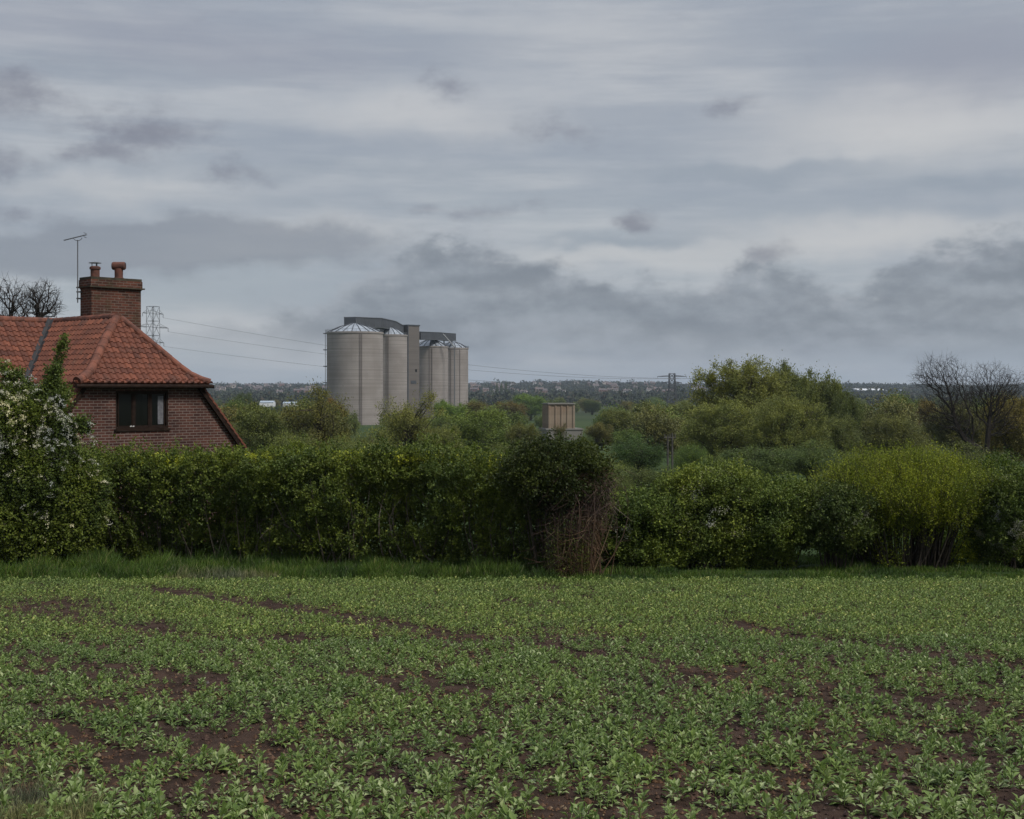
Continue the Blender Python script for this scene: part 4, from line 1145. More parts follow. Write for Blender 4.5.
bare_tree(3, 108, [(984, 468), (983, 452), (964, 438), (955, 422), (950, 396), (943, 376)], [(941, 376, 28, 21), (925, 380, 14, 9), (955, 395, 22, 20), (935, 410, 20, 15), (960, 422, 24, 12)], 1500, 'left of the two bare black-branched trees, leaning out to the left', .21, .008)
bare_tree(8, 110, [(987, 468), (986, 448), (988, 424), (991, 396), (989, 380)], [(990, 384, 28, 22), (1000, 402, 24, 20), (975, 400, 18, 18), (1012, 384, 16, 15), (1000, 422, 24, 14)], 1600, 'right of the two bare trees, upright with a dense twiggy head', .22, .008)
bare_tree(12, 62, [(9, 400), (9, 340), (10, 312), (12, 296)], [(6, 298, 22, 20), (-18, 304, 20, 20), (20, 304, 12, 16), (8, 318, 28, 12)], 520, 'bare tree at the left edge rising behind the cottage roof', .16, .009)
bare_tree(15, 64, [(34, 400), (34, 340), (37, 314), (40, 300)], [(42, 297, 18, 17), (54, 304, 9, 9), (30, 302, 10, 13), (42, 312, 20, 8)], 420, 'smaller bare tree between the left edge and the chimney', .14, .009)

# ------------------------------------------------------------------ hedges and near shrubs
def gnd(x, y): return float(gz(y))
def hedge_leaves(rng, path, hfun, thick, nsh, per, L, W, lumpy=.3, seed=1, up=.5, inner=.2, tb=None):
    """path: (x0,y0),(x1,y1) front foot line; returns a leaf mesh on front, top and back"""
    p0, p1 = np.array(path[0], float), np.array(path[1], float); d = p1 - p0; Lh = np.linalg.norm(d); d /= Lh; nrm = np.array([d[1], -d[0]])   # towards the camera
    if nrm[1] > 0: nrm = -nrm
    u = rng.random(nsh) * Lh
    s = rng.random(nsh)        # 0..1 around the section: front bottom -> front top -> top -> back top -> back
    H = hfun(u); a = np.where(s < .62, 0, np.where(s < .86, 1, 2))
    z = np.where(a == 0, (s / .62) ** .85, np.where(a == 1, 1.0, 1 - (s - .86) / .14 * .6)) * H
    w = np.where(a == 0, 0.0, np.where(a == 1, (s - .62) / .24, 1.0)) * thick
    # rounded shoulders and an uneven face
    sh = np.clip((z / H - .82) / .18, 0, 1) ** 2 * .18 * (a != 1)
    bump = (fbm(u * 1.0 + seed * 7, z * 1.3, s=seed, o=3) - .5) * 2 * lumpy
    zbump = (fbm(u * 2.1 + 5, w * 2, s=seed + 9, o=3) - .5) * lumpy * .9
    deep = rng.random(nsh) ** 2 * inner
    foot = np.clip(.28 - z / H, 0, 1) * .9
    front = sh - bump * (a == 0) + deep + foot
    w = np.where(a == 0, front, np.where(a == 1, w, thick - sh + bump - deep))
    z = np.where(a == 1, H + zbump - deep * .8, z * (1 + .0 * s) + zbump * (z / H))
    out2 = np.where(a == 0, 1.0, np.where(a == 1, 0.0, -1.0))
    P = np.stack([p0[0] + d[0] * u - nrm[0] * w, p0[1] + d[1] * u - nrm[1] * w, z], -1)
    P[:, 2] += gz(P[:, 1])
    O = np.stack([nrm[0] * out2, nrm[1] * out2, np.where(a == 1, 1.0, .25)], -1)
    D = unit(O * .8 + rdir(rng, nsh) * .7 + np.array([0, 0, up]))
    return P, D
def clumped(P, D, rng, frac=.16, rad=.11, proud=.16):
    if len(P) < 20: return P, D
    nc = max(8, int(len(P) * frac)); c = rng.integers(0, len(P), nc); k = rng.integers(0, nc, len(P)); pr = rng.random(nc) * proud
    r_ = rad * (.5 + rng.random(nc))
    return P[c[k]] + D[c[k]] * pr[k, None] + rng.normal(size=P.shape) * r_[k, None] * [1, 1, .8], unit(D[c[k]] * .6 + D * .6)
def shoots(mb, tb, P, D, per, L, W, rng, length=.22, stem=.003, spreadl=.06, droop=0.0, clump=None):
    if clump: P, D = clumped(P, D, rng, *clump)
    n = len(P); k = np.repeat(np.arange(n), per); t = np.tile(np.linspace(.05, 1, per), n)
    ln = length * (.5 + rng.random(n))
    C = P[k] + D[k] * (t * ln[k])[:, None] + rng.normal(size=(n * per, 3)) * spreadl * (1 - .5 * t)[:, None]
    C[:, 2] -= droop * t * t * ln[k]
    LD = unit(D[k] * .6 + rdir(rng, n * per))
    sz = .6 + .8 * rng.random(n * per)
    leaf_quads(mb, C, LD, L * sz, W * sz, rng)
    if tb is not None:
        sel = rng.random(n) < .5
        twig_tris(tb, P[sel], (P + D * ln[:, None])[sel], stem, rng)

# trimmed hedge on the left
hedge0, hedge1 = (-16.5, 37.6), (0.9, 31.2)
def hh(u):
    # height along the hedge (17.9..m long)
    L = np.array([0, 4, 6, 9, 12, 15, 17, 18.6]); H = np.array([2.55, 2.6, 2.62, 2.72, 2.76, 2.78, 2.72, 2.6])
    return np.interp(u, L, H) - .30 + .16 * (fbm(u * .9, 0, s=5) - .5)
rng = np.random.default_rng(41)
hr = empty('trimmed_hedge', (-7.8, 34.4, gnd(0, 34.4)), 0, 'long square-cut hawthorn hedge in front of the cottage', 'hedge')
base = np.array(hr.location)
mb = MB(); tb = MB()
P, D = hedge_leaves(rng, (hedge0, hedge1), hh, 1.5, 15000, 12, .05, .03, lumpy=.75, seed=2, up=.45, inner=.5)
shoots(mb, tb, P - base, D, 14, .060, .042, rng, .17, .004, .05, clump=(.15, .12, .22))
# upright new shoots on the top
u = rng.random(2200); P = np.stack([hedge0[0] + (hedge1[0] - hedge0[0]) * u, hedge0[1] + (hedge1[1] - hedge0[1]) * u + rng.random(2200) * 1.3, np.zeros(2200)], -1)
P[:, 2] = gz(P[:, 1]) + hh(u * 18.6) - .05
mn = MB(); shoots(mn, tb, P - base, unit(np.array([0, 0, 1.0]) + rdir(rng, 2200) * .35), 9, .066, .042, rng, .22, .004, .03)
mn.build('new_growth', L_HEDGE, hr, color=(2.3, 2.0, .95))
# inside leaves so that no daylight comes through
n = 52000; u = rng.random(n); w = .35 + rng.random(n) * .9; zf = rng.random(n) ** 1.3
P = np.stack([hedge0[0] + (hedge1[0] - hedge0[0]) * u + w * .3, hedge0[1] + (hedge1[1] - hedge0[1]) * u + w, np.zeros(n)], -1); P[:, 2] = gz(P[:, 1]) + zf * (hh(u * 18.6) - .15)
leaf_quads(mb, P - base, rdir(rng, n), .10, .07, rng)
mb.build('foliage', L_HEDGE, hr, color=(1.0, 1.02, .85))
n = 300; u = rng.random(n)
A = np.stack([hedge0[0] + (hedge1[0] - hedge0[0]) * u, hedge0[1] + (hedge1[1] - hedge0[1]) * u + .02 + rng.random(n) * .8, np.zeros(n)], -1); A[:, 2] = gz(A[:, 1]) - .05
for i in range(n):
    B = A[i] + np.array([rng.normal() * .35, rng.normal() * .2 - .12, rng.uniform(1.0, 2.5)])
    tb.tube(curved(A[i] - base, B - base, rng, .10, 6), np.linspace(rng.uniform(.010, .028), .005, 6), 5)
tb.build('stems', m_noise('hedge_bark', (.13, .11, .085), (.065, .055, .04), 14.0, .95), hr)

# generic shrub: lumpy dome of leafy shoots over a fan of stems
def shrub(name, label, cat, px, D, wpx, top, skirt, seed, color, nsh=3500, per=15, L=.056, W=.038, slen=.20, up=.5, lumpy=.22, nst=40, stemfan=.8,
          depth=None, inner=6000, leafm=None, offx=0.0, droop=0.0, rad_pow=.2, stem_r=.03, spreadl=.06, loc_y=None, topflat=1.0, xs=None, stem_leaf=0.0, clump=2.2, clumpf=(.13, .11, .16)):
    rng = np.random.default_rng(seed)
    x = X(px, D); zg = gnd(x, D); H = Z(top, D) - zg - slen * .75 * max(up, .4); zb = Z(skirt, D) - zg; rx = wpx / 2 / F * D; ry = depth or rx * .8; rz_ = (H - zb) / 2; cz = zb + rz_
    root = empty(name, (x, D, zg), 0, label, cat)
    d = rdir(rng, nsh); r = rng.random(nsh) ** rad_pow
    lump = 1 + lumpy * 2 * (fbm(d[:, 0] * clump + seed, d[:, 1] * clump, d[:, 2] * clump, s=seed, o=3) - .5)
    dd = d.copy(); dd[:, 2] = np.sign(d[:, 2]) * abs(d[:, 2]) ** topflat
    P = dd * (r * lump)[:, None] * np.array([rx, ry, rz_]) * .92 + np.array([0, 0, cz])
    D_ = unit(d * .7 + rdir(rng, nsh) * .6 + np.array([0, 0, up]))
    keep = P[:, 2] > .05; P, D_ = P[keep], D_[keep]
    mb = MB(); tb = MB()
    shoots(mb, tb, P, D_, per, L, W, rng, slen, .004, spreadl, droop, clump=clumpf)
    Pi = rdir(rng, inner) * (rng.random((inner, 1)) ** .5) * np.array([rx, ry, rz_]) * .75 + np.array([0, 0, cz]); Pi = Pi[Pi[:, 2] > 0]
    leaf_quads(mb, Pi, rdir(rng, len(Pi)), L * 1.7, W * 1.8, rng)
    nb = int(rx * 2 * 2600); ub = rng.random(nb) * 6.28; qb = rng.random(nb) ** .5      # thin shaded leaves and twigs low down between the stems
    Pb = np.stack([np.cos(ub) * qb * rx * .9, np.sin(ub) * qb * ry * .7, rng.random(nb) * (zb + .3)], -1)
    gap = fbm(Pb[:, 0] * 1.6 + seed, Pb[:, 2] * .6, s=seed + 3, o=2); Pb = Pb[gap > .46]
    leaf_quads(mb, Pb, rdir(rng, len(Pb)), L * 1.3, W * 1.3, rng)
    mb.build('foliage', leafm or L_HEDGE, root, color=color)
    for i in range(nst):
        a = rng.random() * 6.28; q = rng.random() ** .5
        b0 = np.array([math.cos(a) * rx * q * stemfan * .55, math.sin(a) * ry * q * .5, -.05]); e = np.array([math.cos(a) * rx * q * stemfan, math.sin(a) * ry * q * .8, cz + rz_ * rng.uniform(-.2, .6)])
        tb.tube(curved(b0, e, rng, .07, 6), np.linspace(stem_r * rng.uniform(.4, 1), .006, 6), 5)
    tb.build('stems', M_BARK, root)
    return root, rng, (rx, ry, rz_, cz)

# overgrown dark end of the hedge with its dead, brown twigs
r, rg, dm = shrub('overgrown_shrub', 'dark ivy-clad end of the hedge with dead brown twigs hanging to the ground', 'shrub', 556, 31.0, 104, 441, 508, 51, (.42, .44, .42), nsh=3000, per=12, lumpy=.32, nst=30, inner=9000, depth=.9, up=.3, slen=.2)
tb = MB(); n = 2400
t_ = rg.random(n)
A = np.stack([rg.normal(size=n) * (.22 + .25 * t_) + .28 + .35 * (t_ - .3), -.35 + rg.normal(size=n) * .30, .1 + t_ * 2.25], -1)
Dd = unit(rdir(rg, n) * [1, .7, .45] + np.array([.10, -.15, -.25]))
twig_tris(tb, A, A + Dd * rg.uniform(.12, .45, (n, 1)), .0055, rg)
tb.build('dead_twigs', L_DEAD, r); tb = MB(); n = 1500
tq = np.linspace(0, 1, n); A = np.stack([.70 + rg.normal(size=n) * (.10 + .09 * tq) + .14 * tq ** 1.5 - .10 * np.sin(tq * 5), -.25 + rg.normal(size=n) * (.14 + .14 * tq), tq * 2.15], -1)
twig_tris(tb, A, A + unit(rdir(rg, n) * .8 + np.array([-.1, -.1, -.9])) * rg.uniform(.15, .5, (n, 1)), .006, rg)
for i in range(60):      # bare upright stems inside the dead part
    a = np.array([rg.normal() * .22 + .42, rg.uniform(-.75, -.1), -.05]); b = a + np.array([rg.normal() * .22 + .05, rg.normal() * .12, rg.uniform(1.0, 2.2)])
    tb.tube(curved(a, b, rg, .07, 6), np.linspace(rg.uniform(.010, .026), .005, 6), 5)
tb.build('dead_strands', L_DEADL, r)
mb = MB(); tb = MB(); n = 260
P = np.stack([rg.uniform(-.2, .7, n), rg.uniform(-.9, -.55, n), np.zeros(n)], -1)
shoots(mb, tb, P, unit(np.array([0, 0, 1.0]) + rdir(rg, n) * .18), 12, .045, .022, rg, 1.0, .004, .03)
mb.build('suckers', L_HEDGE, r, color=(.8, .8, .7)); tb.build('sucker_stems', L_DEAD, r)

# blossoming hawthorn by the cottage
rt = empty('blossoming_hawthorn', (X(8, 33.6), 33.6, gnd(0, 33.6)), 0, 'tall hawthorn covered in white blossom at the left edge, before the cottage', 'hawthorn')
rng = np.random.default_rng(61)
mb = MB(); tb = MB(); bb = MB()
b0 = np.array(rt.location)
def at(px, py, D): return np.array([X(px, D), D, Z(py, D)]) - b0
LB = [(-24, 470, 33.9, 56, 92, 1.2), (16, 445, 33.4, 38, 56, 1.0), (48, 482, 33.0, 38, 44, .9), (24, 520, 33.2, 58, 48, 1.0), (78, 512, 33.6, 26, 42, .8), (72, 470, 33.3, 20, 22, .6), (92, 488, 33.6, 14, 20, .5),
      (8, 408, 33.6, 28, 28, .8), (42, 414, 33.2, 20, 24, .7), (-30, 412, 33.8, 42, 44, 1.0), (56, 440, 33.1, 18, 18, .5), (58, 398, 33.2, 10, 14, .4)]
Ps = []; Ds = []
for (px, py, D, rw, rh, dep) in LB:
    n = int(rw * rh * 1.15); d = rdir(rng, n); rr = rng.random(n) ** .25
    lump = 1 + .5 * (fbm(d[:, 0] * 2.5 + px, d[:, 1] * 2.5, d[:, 2] * 2.5, s=6) - .5)
    P = at(px, py, D) + d * (rr * lump)[:, None] * np.array([rw / F * D, dep, rh / F * D]) * .93
    Ps.append(P); Ds.append(unit(d * .6 + rdir(rng, n) * .6 + np.array([0, 0, .35])))
# sprigs standing clear of the crown
SPR = [((40, 405), (66, 340), 33.2, 120), ((50, 420), (86, 422), 32.8, 60), ((10, 385), (4, 366), 33.4, 60), ((30, 398), (20, 372), 33.4, 60), ((48, 395), (52, 372), 33.2, 70), ((70, 425), (88, 428), 32.8, 60),
       ((40, 395), (60, 368), 33.0, 60), ((60, 450), (78, 452), 32.7, 50), ((-10, 380), (-14, 360), 33.4, 50)]
for (p, q, D, n) in SPR:
    t = rng.random(n)[:, None]; a, b = at(*p, D), at(*q, D)
    wv = np.sin(t * 5) * .05
    Ps.append(a + (b - a) * t + rng.normal(size=(n, 3)) * .055 * (1.3 - t) + [0, 0, 0] + wv * [1, 0, 0]); Ds.append(unit((b - a)[None] * .8 + rdir(rng, n) * .7))
    tb.tube(curved(a - (b - a) * .5, b, rng, .04, 6), np.linspace(.02, .006, 6), 5)
P = np.concatenate(Ps); D_ = np.concatenate(Ds); k = P[:, 2] > .05; P, D_ = P[k], D_[k]
shoots(mb, tb, P, D_, 11, .064, .044, rng, .17, .004, .05)
n = 16000; kk = rng.integers(0, len(LB), n); c = np.array([at(a, b, D) for a, b, D, _, _, _ in LB]); s3 = np.array([[rw / F * D, dep, rh / F * D] for _, _, D, rw, rh, dep in LB])
Pi = c[kk] + rdir(rng, n) * (rng.random((n, 1)) ** .5) * s3[kk] * .72; Pi = Pi[Pi[:, 2] > .05]
leaf_quads(mb, Pi, rdir(rng, len(Pi)), .10, .07, rng)
mb.build('foliage', L_HEDGE, rt, color=(.92, .95, .85))
# flower heads: rows of posies along the upper side of whole sprays
py_ = H0 - (P[:, 2] + b0[2] - EYE) / (P[:, 1] + b0[1]) * F; px_ = 512 + (P[:, 0] + b0[0]) / (P[:, 1] + b0[1]) * F
pr = np.where(py_ < 452, .75, np.where(py_ < 485, .25, .05)) * np.clip(1.3 - abs(px_ - 25) / 90, .1, 1) * np.clip((py_ - 352) / 40, .10, 1) * (fbm(P[:, 0] * 2.4, P[:, 1] * 2.4, P[:, 2] * 2.4, s=14) > .47)
k = rng.random(len(P)) < pr * .36; Pf = P[k]; Df = unit(D_[k] + [0, -.3, .1]); ms = 6
kk = np.repeat(np.arange(len(Pf)), ms); t = np.tile(np.linspace(0, 1, ms), len(Pf))[:, None]
Pc = Pf[kk] + Df[kk] * t * .30 + np.array([0, 0, 1.0]) * (.03 - .16 * t * t) + Df[kk] * .08
n = 9; k2 = np.repeat(np.arange(len(Pc)), n)
leaf_quads(bb, Pc[k2] + rng.normal(size=(len(k2), 3)) * [.024, .024, .014], unit(rdir(rng, len(k2)) * [1, 1, .5] + np.array([0, 0, .2])), .026, .024, rng, .1)
bb.build('blossom', L_BLOS, rt)
for i in range(26):
    a = np.array([rng.normal() * .5, rng.normal() * .4, -.1]); kx = rng.integers(0, len(LB)); tb.tube(curved(a, c[kx] + rdir(rng, 1)[0] * s3[kx] * .5, rng, .07, 7), np.linspace(rng.uniform(.03, .07), .01, 7), 6)
tb.build('stems', M_BARK, rt)

# right-hand hedge, bush by bush
HAW = (.88, .92, .85)
def add_blossom(res, seed, frac, where=None, name='blossom'):
    root, rg, (rx, ry, rz_, cz) = res; n = int(1500 * frac)
    d = rdir(rg, n); d[:, 1] = -abs(d[:, 1]); P = d * np.array([rx, ry, rz_]) * (.98 + .1 * rg.random((n, 1))) + [0, 0, cz]
    k = fbm(P[:, 0] * 2.2, P[:, 1] * 2, P[:, 2] * 2.2, s=seed) > .53
    if where is not None: k &= where(P / np.array([rx, ry, rz_]))
    P = P[k]; m = 12; kk = np.repeat(np.arange(len(P)), m); bb = MB()
    if not len(P): return
    leaf_quads(bb, P[kk] + rg.normal(size=(len(kk), 3)) * .035, unit(rdir(rg, len(kk)) + [0, 0, .3]), .022, .018, rg, .1)
    bb.build(name, L_BLOS, root)
s1 = shrub('hawthorn_bush', 'bushy hawthorn beside the dead end of the hedge, with a few white flowers', 'hawthorn', 642, 32.9, 100, 494, 575, 71, (1.15, 1.2, 1.05), nsh=3800, lumpy=.25, depth=1.0, topflat=.55)
add_blossom(s1, 3, .25, lambda q: q[:, 2] > .9)
s2 = shrub('hawthorn_bush', 'taller pale-topped hawthorn bush at the middle of the right hedge', 'hawthorn', 712, 33.0, 108, 468, 560, 72, (1.3, 1.28, 1.1), nsh=5000, lumpy=.40, depth=1.1, topflat=.6)
add_blossom(s2, 5, .3, lambda q: q[:, 2] > .8)
s3_ = shrub('hawthorn_bush', 'dark-footed hawthorn bush left of the round yellow-green bush', 'hawthorn', 774, 32.9, 92, 486, 550, 73, (1.05, 1.1, .95), nsh=4200, lumpy=.42, depth=1.0, topflat=.6)
s4 = shrub('hawthorn_bush', 'low hawthorn tucked against the left side of the round yellow-green bush', 'hawthorn', 836, 32.4, 66, 492, 545, 74, (.72, .76, .74), nsh=2600, lumpy=.3, depth=.8, topflat=.7, nst=26)
add_blossom(s4, 7, .5)
s5 = shrub('sallow_bush', 'large round yellow-green bush with bare stems at its foot', 'bush', 904, 33.4, 180, 446, 540, 75, (1.65, 1.55, .60), nsh=10500, per=14, L=.045, W=.018, slen=.40, up=1.1, lumpy=.08, nst=150, depth=1.9, inner=14000, rad_pow=.3, spreadl=.025, topflat=.95, stem_r=.035, stemfan=.85, clumpf=(.25, .09, .12))
s6 = shrub('hawthorn_bush', 'hawthorn with drooping whitish sprays right of the round yellow-green bush', 'hawthorn', 1004, 32.8, 60, 476, 550, 76, (.85, .9, .8), nsh=2600, lumpy=.3, depth=.9, nst=26, topflat=.7)
add_blossom(s6, 9, 1.6, lambda q: (q[:, 0] < .2))
s7 = shrub('hawthorn_bush', 'green hawthorn cut off by the right edge of the view', 'hawthorn', 1064, 33.0, 96, 482, 560, 77, (.85, .9, .8), nsh=3600, lumpy=.26, depth=1.0, topflat=.65)
s8 = shrub('hawthorn_bush', 'dark green bush showing above the right end of the hedge', 'hawthorn', 1004, 36.5, 70, 462, 540, 78, (.6, .72, .55), nsh=2200, lumpy=.26, depth=1.0)
s9 = shrub('low_sapling', 'light green sapling seen through the gap under the round bush', 'sapling', 975, 34.6, 30, 532, 562, 79, (1.5, 1.7, 1.5), nsh=420, lumpy=.3, depth=.4, nst=10, inner=300, stem_r=.012)
s10 = shrub('low_sapling', 'light green sapling left of the bare stems of the round bush', 'sapling', 846, 34.4, 40, 538, 562, 80, (1.4, 1.6, 1.3), nsh=520, lumpy=.3, depth=.4, nst=10, inner=300, stem_r=.012)
s11 = shrub('low_sapling', 'pale sapling glimpsed between the bare stems of the round bush', 'sapling', 934, 34.8, 26, 530, 562, 81, (1.3, 1.5, 1.3), nsh=400, lumpy=.3, depth=.4, nst=10, inner=300, stem_r=.012)

# ------------------------------------------------------------------ verge grass
rng = np.random.default_rng(91)
def tuft_grass(name, n, xr, yfun, hmean, label, mat, seed, wid=.016):
    rng = np.random.default_rng(seed)
    x = rng.uniform(*xr, n); y0, y1 = yfun(x); y = y0 + (y1 - y0) * rng.random(n)
    dens = fbm(x * 1.7, y * 2.0, s=seed, o=3)
    k = rng.random(n) < np.clip(dens * 3.0 - .75, .10, 1); x, y, dens = x[k], y[k], dens[k]
    edge = np.clip((y - yfun(x)[0]) / .8, .25, 1)
    h = hmean * (.25 + 2.6 * dens ** 2.4) * edge * rng.uniform(.5, 1.2, len(x))
    P = np.stack([x, y, gz(y) - .03], -1)
    D = unit(np.stack([rng.normal(size=len(x)) * .30 + .12, rng.normal(size=len(x)) * .30 - .05, np.ones(len(x))], -1))
    mb = MB(); blades(mb, P, D, h, np.full(len(x), wid) * rng.uniform(.6, 1.4, len(x)), rng)
    return tag(mb.build(name, mat), label, 'grass', kind='stuff')
def backline(x): return np.interp(x, [-17, .9, 1.6, 3, 14], [38.0, 31.6, 32.6, 33.6, 34.2])
tuft_grass('verge_grass', 95000, (-16.5, 1.5), lambda x: (np.full_like(x, EDGE + .05) + .25 * np.sin(x * 1.7) + np.interp(x, [-17, -12, -5, 0], [.0, .0, .1, .2]), backline(x)), .27, 'rough green grass along the foot of the left hedge', L_GRASS, 92)
tuft_grass('verge_grass', 80000, (1.0, 15), lambda x: (np.full_like(x, EDGE + .1) + .15 * np.sin(x * 2.1), backline(x) + 2.2), .13, 'grass strip along the foot of the right hedge', L_GRASS, 93)
def cornerf(x): return np.full_like(x, 9.6), np.interp(x, [-4.4, -3.0], [12.0, 10.2])
tuft_grass('weed_patch', 7000, (-4.6, -3.0), cornerf, .24, 'dry grassy weeds in the bottom left corner', L_DRY, 94, wid=.007)
tuft_grass('dry_grass_patch', 2500, (-7.4, -5.0), lambda x: (np.full_like(x, EDGE - .1), np.full_like(x, 31.2)), .20, 'yellowed dry grass at the field edge below the hedge', L_DRY, 95, wid=.014)

# ------------------------------------------------------------------ bean plants
def bean_proto(seed, leaves, big):
    rng = np.random.default_rng(seed); mb = MB(); V_ = []; Q_ = []; c = 0
    lean = rng.normal(size=2) * .012; H = .085 * big
    nn = leaves // 2
    for i in range(nn):
        t = (i + .6) / nn; z = H * t; a0 = i * 2.4 + rng.normal() * .3
        for s in (0, math.pi):
            a = a0 + s; el = R(5 + 62 * t ** 1.5 + rng.normal() * 12)
            r0 = .018 * (1 - t * .6)
            ln = (.062 - .016 * t) * big * rng.uniform(.8, 1.2); w = ln * .62
            d = np.array([math.cos(a) * math.cos(el), math.sin(a) * math.cos(el), math.sin(el)]); sd = np.array([-math.sin(a), math.cos(a), 0]) + rng.normal(size=3) * .2; sd = sd / np.linalg.norm(sd)
            nr = np.cross(d, sd); nr = nr * (1 if nr[2] > 0 else -1)
            b = np.array([lean[0] * t + math.cos(a) * r0, lean[1] * t + math.sin(a) * r0, z])
            m = b + d * ln * .5 - nr * ln * .03; tp = b + d * ln - nr * ln * .14
            l = b + d * ln * .52 + sd * w * .5 + nr * ln * .12; r = b + d * ln * .52 - sd * w * .5 + nr * ln * .12
            V_ += [b, l, tp, m, r]; Q_ += [[c, c + 1, c + 2, c + 3], [c, c + 3, c + 2, c + 4]]; c += 5
    V_ = np.array(V_); Q_ = np.array(Q_)
    S_ = MB(); S_.tube([(0, 0, -.01), (lean[0], lean[1], H)], [.004, .003], 4)
    sv = np.concatenate(S_.v); sq = np.concatenate(S_.q) + len(V_)
    return np.concatenate([V_, sv]), np.concatenate([Q_, sq])
PN = [bean_proto(100 + i, [14, 12, 16, 10, 14, 16][i], [1.0, .85, 1.15, .7, .95, 1.1][i]) for i in range(6)]
PF = [bean_proto(200 + i, 8, 1.15) for i in range(4)]
def seg_dist(px, py, A, B):
    A, B = np.array(A), np.array(B); ab = B - A; t = np.clip(((px - A[0]) * ab[0] + (py - A[1]) * ab[1]) / (ab @ ab), 0, 1)
    return np.hypot(px - A[0] - ab[0] * t, py - A[1] - ab[1] * t)
def to_px(x, y): return 512 + x / y * F, H0 + (2.65 + .045 * y) / y * F
TR = [([(150, 590), (215, 600), (300, 612), (430, 633), (520, 646), (634, 661), (741, 681), (836, 690), (937, 706), (1024, 722), (1200, 750)], .20, .97),
      ([(735, 626), (782, 637), (852, 645), (896, 652), (953, 663), (1024, 671), (1200, 690)], .20, .95),
      ([(0, 655), (60, 668), (130, 690), (200, 712), (262, 730), (340, 744), (430, 765), (520, 790)], .13, .70),
      ([(-80, 600), (20, 612), (98, 626), (152, 632), (220, 642), (300, 643)], .16, .62),
      ([(300, 668), (400, 690), (500, 706), (600, 715), (700, 722)], .12, .55),
      ([(330, 655), (400, 632), (430, 634)], .10, .4), ([(930, 690), (1024, 712)], .12, .7), ([(60, 740), (200, 778), (330, 812)], .10, .6), ([(-60, 700), (60, 728), (180, 752), (300, 778), (420, 800)], .10, .6), ([(380, 668), (480, 690), (600, 708), (720, 730), (900, 760)], .10, .65), ([(560, 636), (700, 652), (830, 668)], .10, .55), ([(860, 745), (940, 765), (1024, 775)], .12, .5)]
PATCH = [(50, 610, 55, 10, .8), (152, 632, 28, 8, .8), (287, 641, 36, 5, .8), (170, 688, 22, 18, .85), (262, 730, 52, 9, .7), (20, 757, 24, 18, .7), (340, 745, 26, 8, .7), (110, 778, 26, 14, .6), (450, 640, 40, 8, .7),
         (560, 640, 60, 10, .55), (700, 680, 70, 10, .7), (470, 660, 30, 8, .6), (540, 780, 24, 12, .6), (880, 770, 40, 14, .6), (100, 672, 60, 9, .6), (750, 740, 40, 10, .5), (420, 700, 40, 9, .5), (500, 712, 40, 8, .6), (960, 715, 60, 8, .6)]
rng = np.random.default_rng(101)
sp = .108
qa, qb = np.array(field_pt(300, 612)), np.array(field_pt(836, 690)); rdv = (qb - qa) / np.linalg.norm(qb - qa); ndv = np.array([-rdv[1], rdv[0]])
ga, gb = np.meshgrid(np.arange(-34, 34, sp * .92), np.arange(-34, 34, sp * 1.08))
ga = ga + rng.normal(size=ga.shape) * sp * .45; gb = gb + rng.normal(size=gb.shape) * sp * .26
x = (ga * rdv[0] + gb * ndv[0]).ravel(); y = (ga * rdv[1] + gb * ndv[1]).ravel() + 19.0
k = (y > 8.6) & (y < EDGE + .05 + .55 * (fbm(x * .8, x * 0, s=71, o=4) - .5)) & (abs(x) < .42 * y + 1.2) & (abs(x) < 15.5); x, y = x[k], y[k]
px, py = to_px(x, y)
bare = np.zeros(len(x))
wig = .22 * (fbm(x * 1.2, y * 1.2, s=33) - .5)
for pl, wd, amp in TR:
    g2 = [field_pt(*p) for p in pl]
    d = np.min([seg_dist(x + wig, y + wig, a, b) for a, b in zip(g2[:-1], g2[1:])], axis=0)
    w2 = wd * (1 + np.clip((y - 14) / 14, 0, 1)) * (.35 + 1.5 * fbm(x * 1.3, y * 1.3, s=37))
    bare = np.maximum(bare, amp * np.clip(1.35 - d / w2, 0, 1))
for a, b, rx, ry, amp in PATCH:
    q = np.exp(-((px - a) / rx) ** 2 - ((py - b) / ry) ** 2); bare = np.maximum(bare, amp * np.clip(q * 1.4, 0, 1))
ra = x * rdv[0] + y * rdv[1]; rb_ = x * ndv[0] + y * ndv[1]
nz = .5 * fbm(ra * .55, rb_ * 2.4, s=21, o=3) + .5 * fbm(x * 2.6, y * 2.6, s=27, o=3)
far = np.clip((y - 13) / 10, 0, 1)
bare = np.maximum(bare, np.clip((nz - (.515 + .10 * far)) * 12, 0, .92))
bare = np.maximum(bare, (.16 - .16 * far))
k = rng.random(len(x)) > np.maximum(bare, .50 * np.clip(1 - (y - 10) / 13, 0, 1)); x, y, bare = x[k], y[k], bare[k]
size = rng.uniform(.70, 1.15, len(x)) * (1 - .35 * bare) * 1.0
size *= 1.38 - .46 * np.clip((y - 10) / 12, 0, 1)
z = gz(y) + (soil_z(x, y) - gz(y)) * 1.0
print('bean plants', len(x))
inview = (abs(x) < y * .364) & (H0 + (EYE - z - .05) / y * F < 819 - 3)
order = np.argsort(np.where(inview, y, 1e9))[:300]
near = np.zeros(len(x), bool); near[order] = True
rot = rng.uniform(0, 6.28, len(x))
tl = rng.normal(size=(len(x), 2)) * .15
pm = []
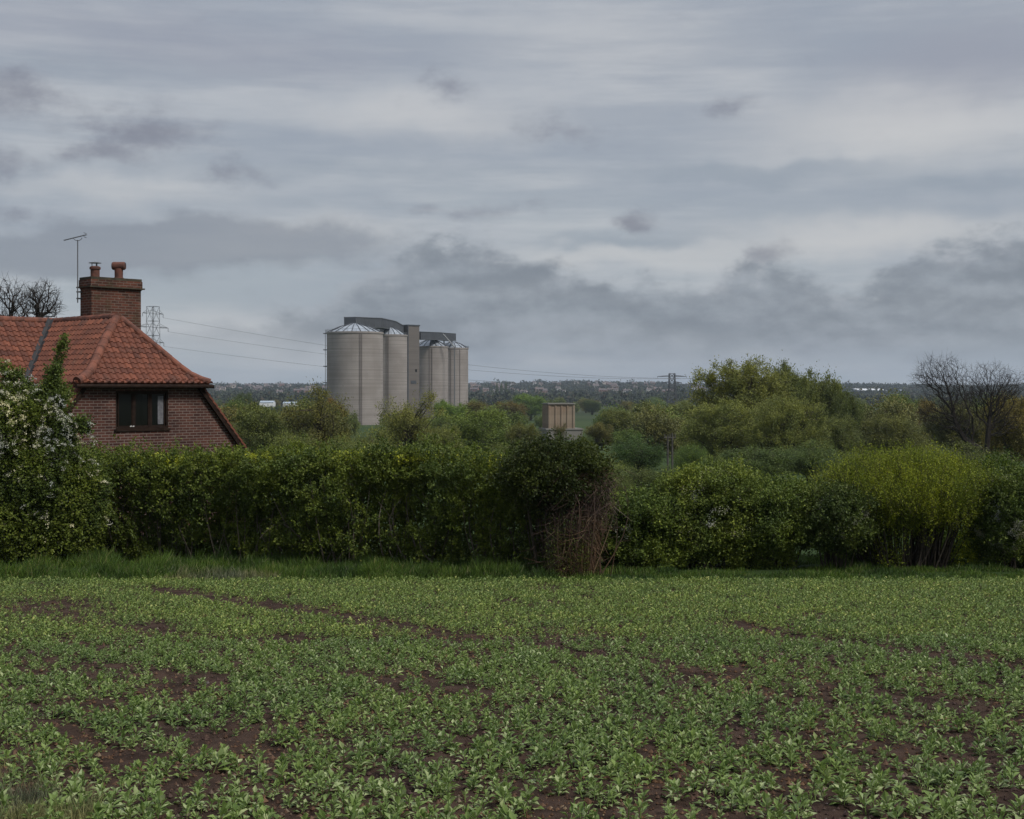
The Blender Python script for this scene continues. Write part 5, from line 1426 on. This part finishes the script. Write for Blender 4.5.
for i, (v, q) in enumerate(PN):
    b = MB(); b.add(v, q=q); pm.append(to_mesh(b, 'bean_plant', L_BEAN))
for j in order:
    o = bpy.data.objects.new('bean_plant', pm[j % 6]); COL.objects.link(o)
    o.location = (x[j], y[j], z[j] - .004); o.rotation_euler = (tl[j, 0], tl[j, 1], rot[j]); o.scale = (size[j],) * 3
    tag(o, 'young broad bean plant among those nearest the bottom edge', 'bean plant', 'nearest bean plants along the bottom edge')
def scatter(mask, protos, name, mat, label):
    idx = np.nonzero(mask)[0]; mb = MB()
    for i, (v, q) in enumerate(protos):
        s = idx[idx % len(protos) == i]
        if not len(s): continue
        c, sn = np.cos(rot[s]), np.sin(rot[s])
        vx = v[None, :, 0] * c[:, None] - v[None, :, 1] * sn[:, None]; vy = v[None, :, 0] * sn[:, None] + v[None, :, 1] * c[:, None]; vz = np.repeat(v[None, :, 2], len(s), 0)
        vx2 = vx + vz * tl[s, 0][:, None]; vy2 = vy + vz * tl[s, 1][:, None]
        vz = vz - v[None, :, 0] * 0
        P = np.stack([vx2, vy2, vz], -1) * size[s][:, None, None] + np.stack([x[s], y[s], z[s] - .004], -1)[:, None]
        mb.add(P, q=(q[None] + (np.arange(len(s)) * len(v))[:, None, None]))
    return tag(mb.build(name, mat), label, 'bean crop', kind='stuff')
scatter((~near) & (y < 20), PN, 'bean_crop', L_BEAN, 'green bean plants spread over the nearer half of the field')
scatter((~near) & (y >= 20), PF, 'bean_crop', L_BEANF, 'dense green bean plants over the farther half of the field')

# ------------------------------------------------------------------ haze
hb = MB(); hb.box(-7000, 7000, -250, 9400, -40, 140)
m = bpy.data.materials.new('haze'); m.use_nodes = True; t = m.node_tree
for n in list(t.nodes): t.nodes.remove(n)
pv = N(t, 'ShaderNodeVolumePrincipled'); pv.inputs['Color'].default_value = (.74, .86, 1.0, 1); pv.inputs['Density'].default_value = .00008; pv.inputs['Anisotropy'].default_value = .2
o_ = N(t, 'ShaderNodeOutputMaterial'); t.links.new(pv.outputs[0], o_.inputs['Volume'])
tag(hb.build('haze', m), kind='stuff')
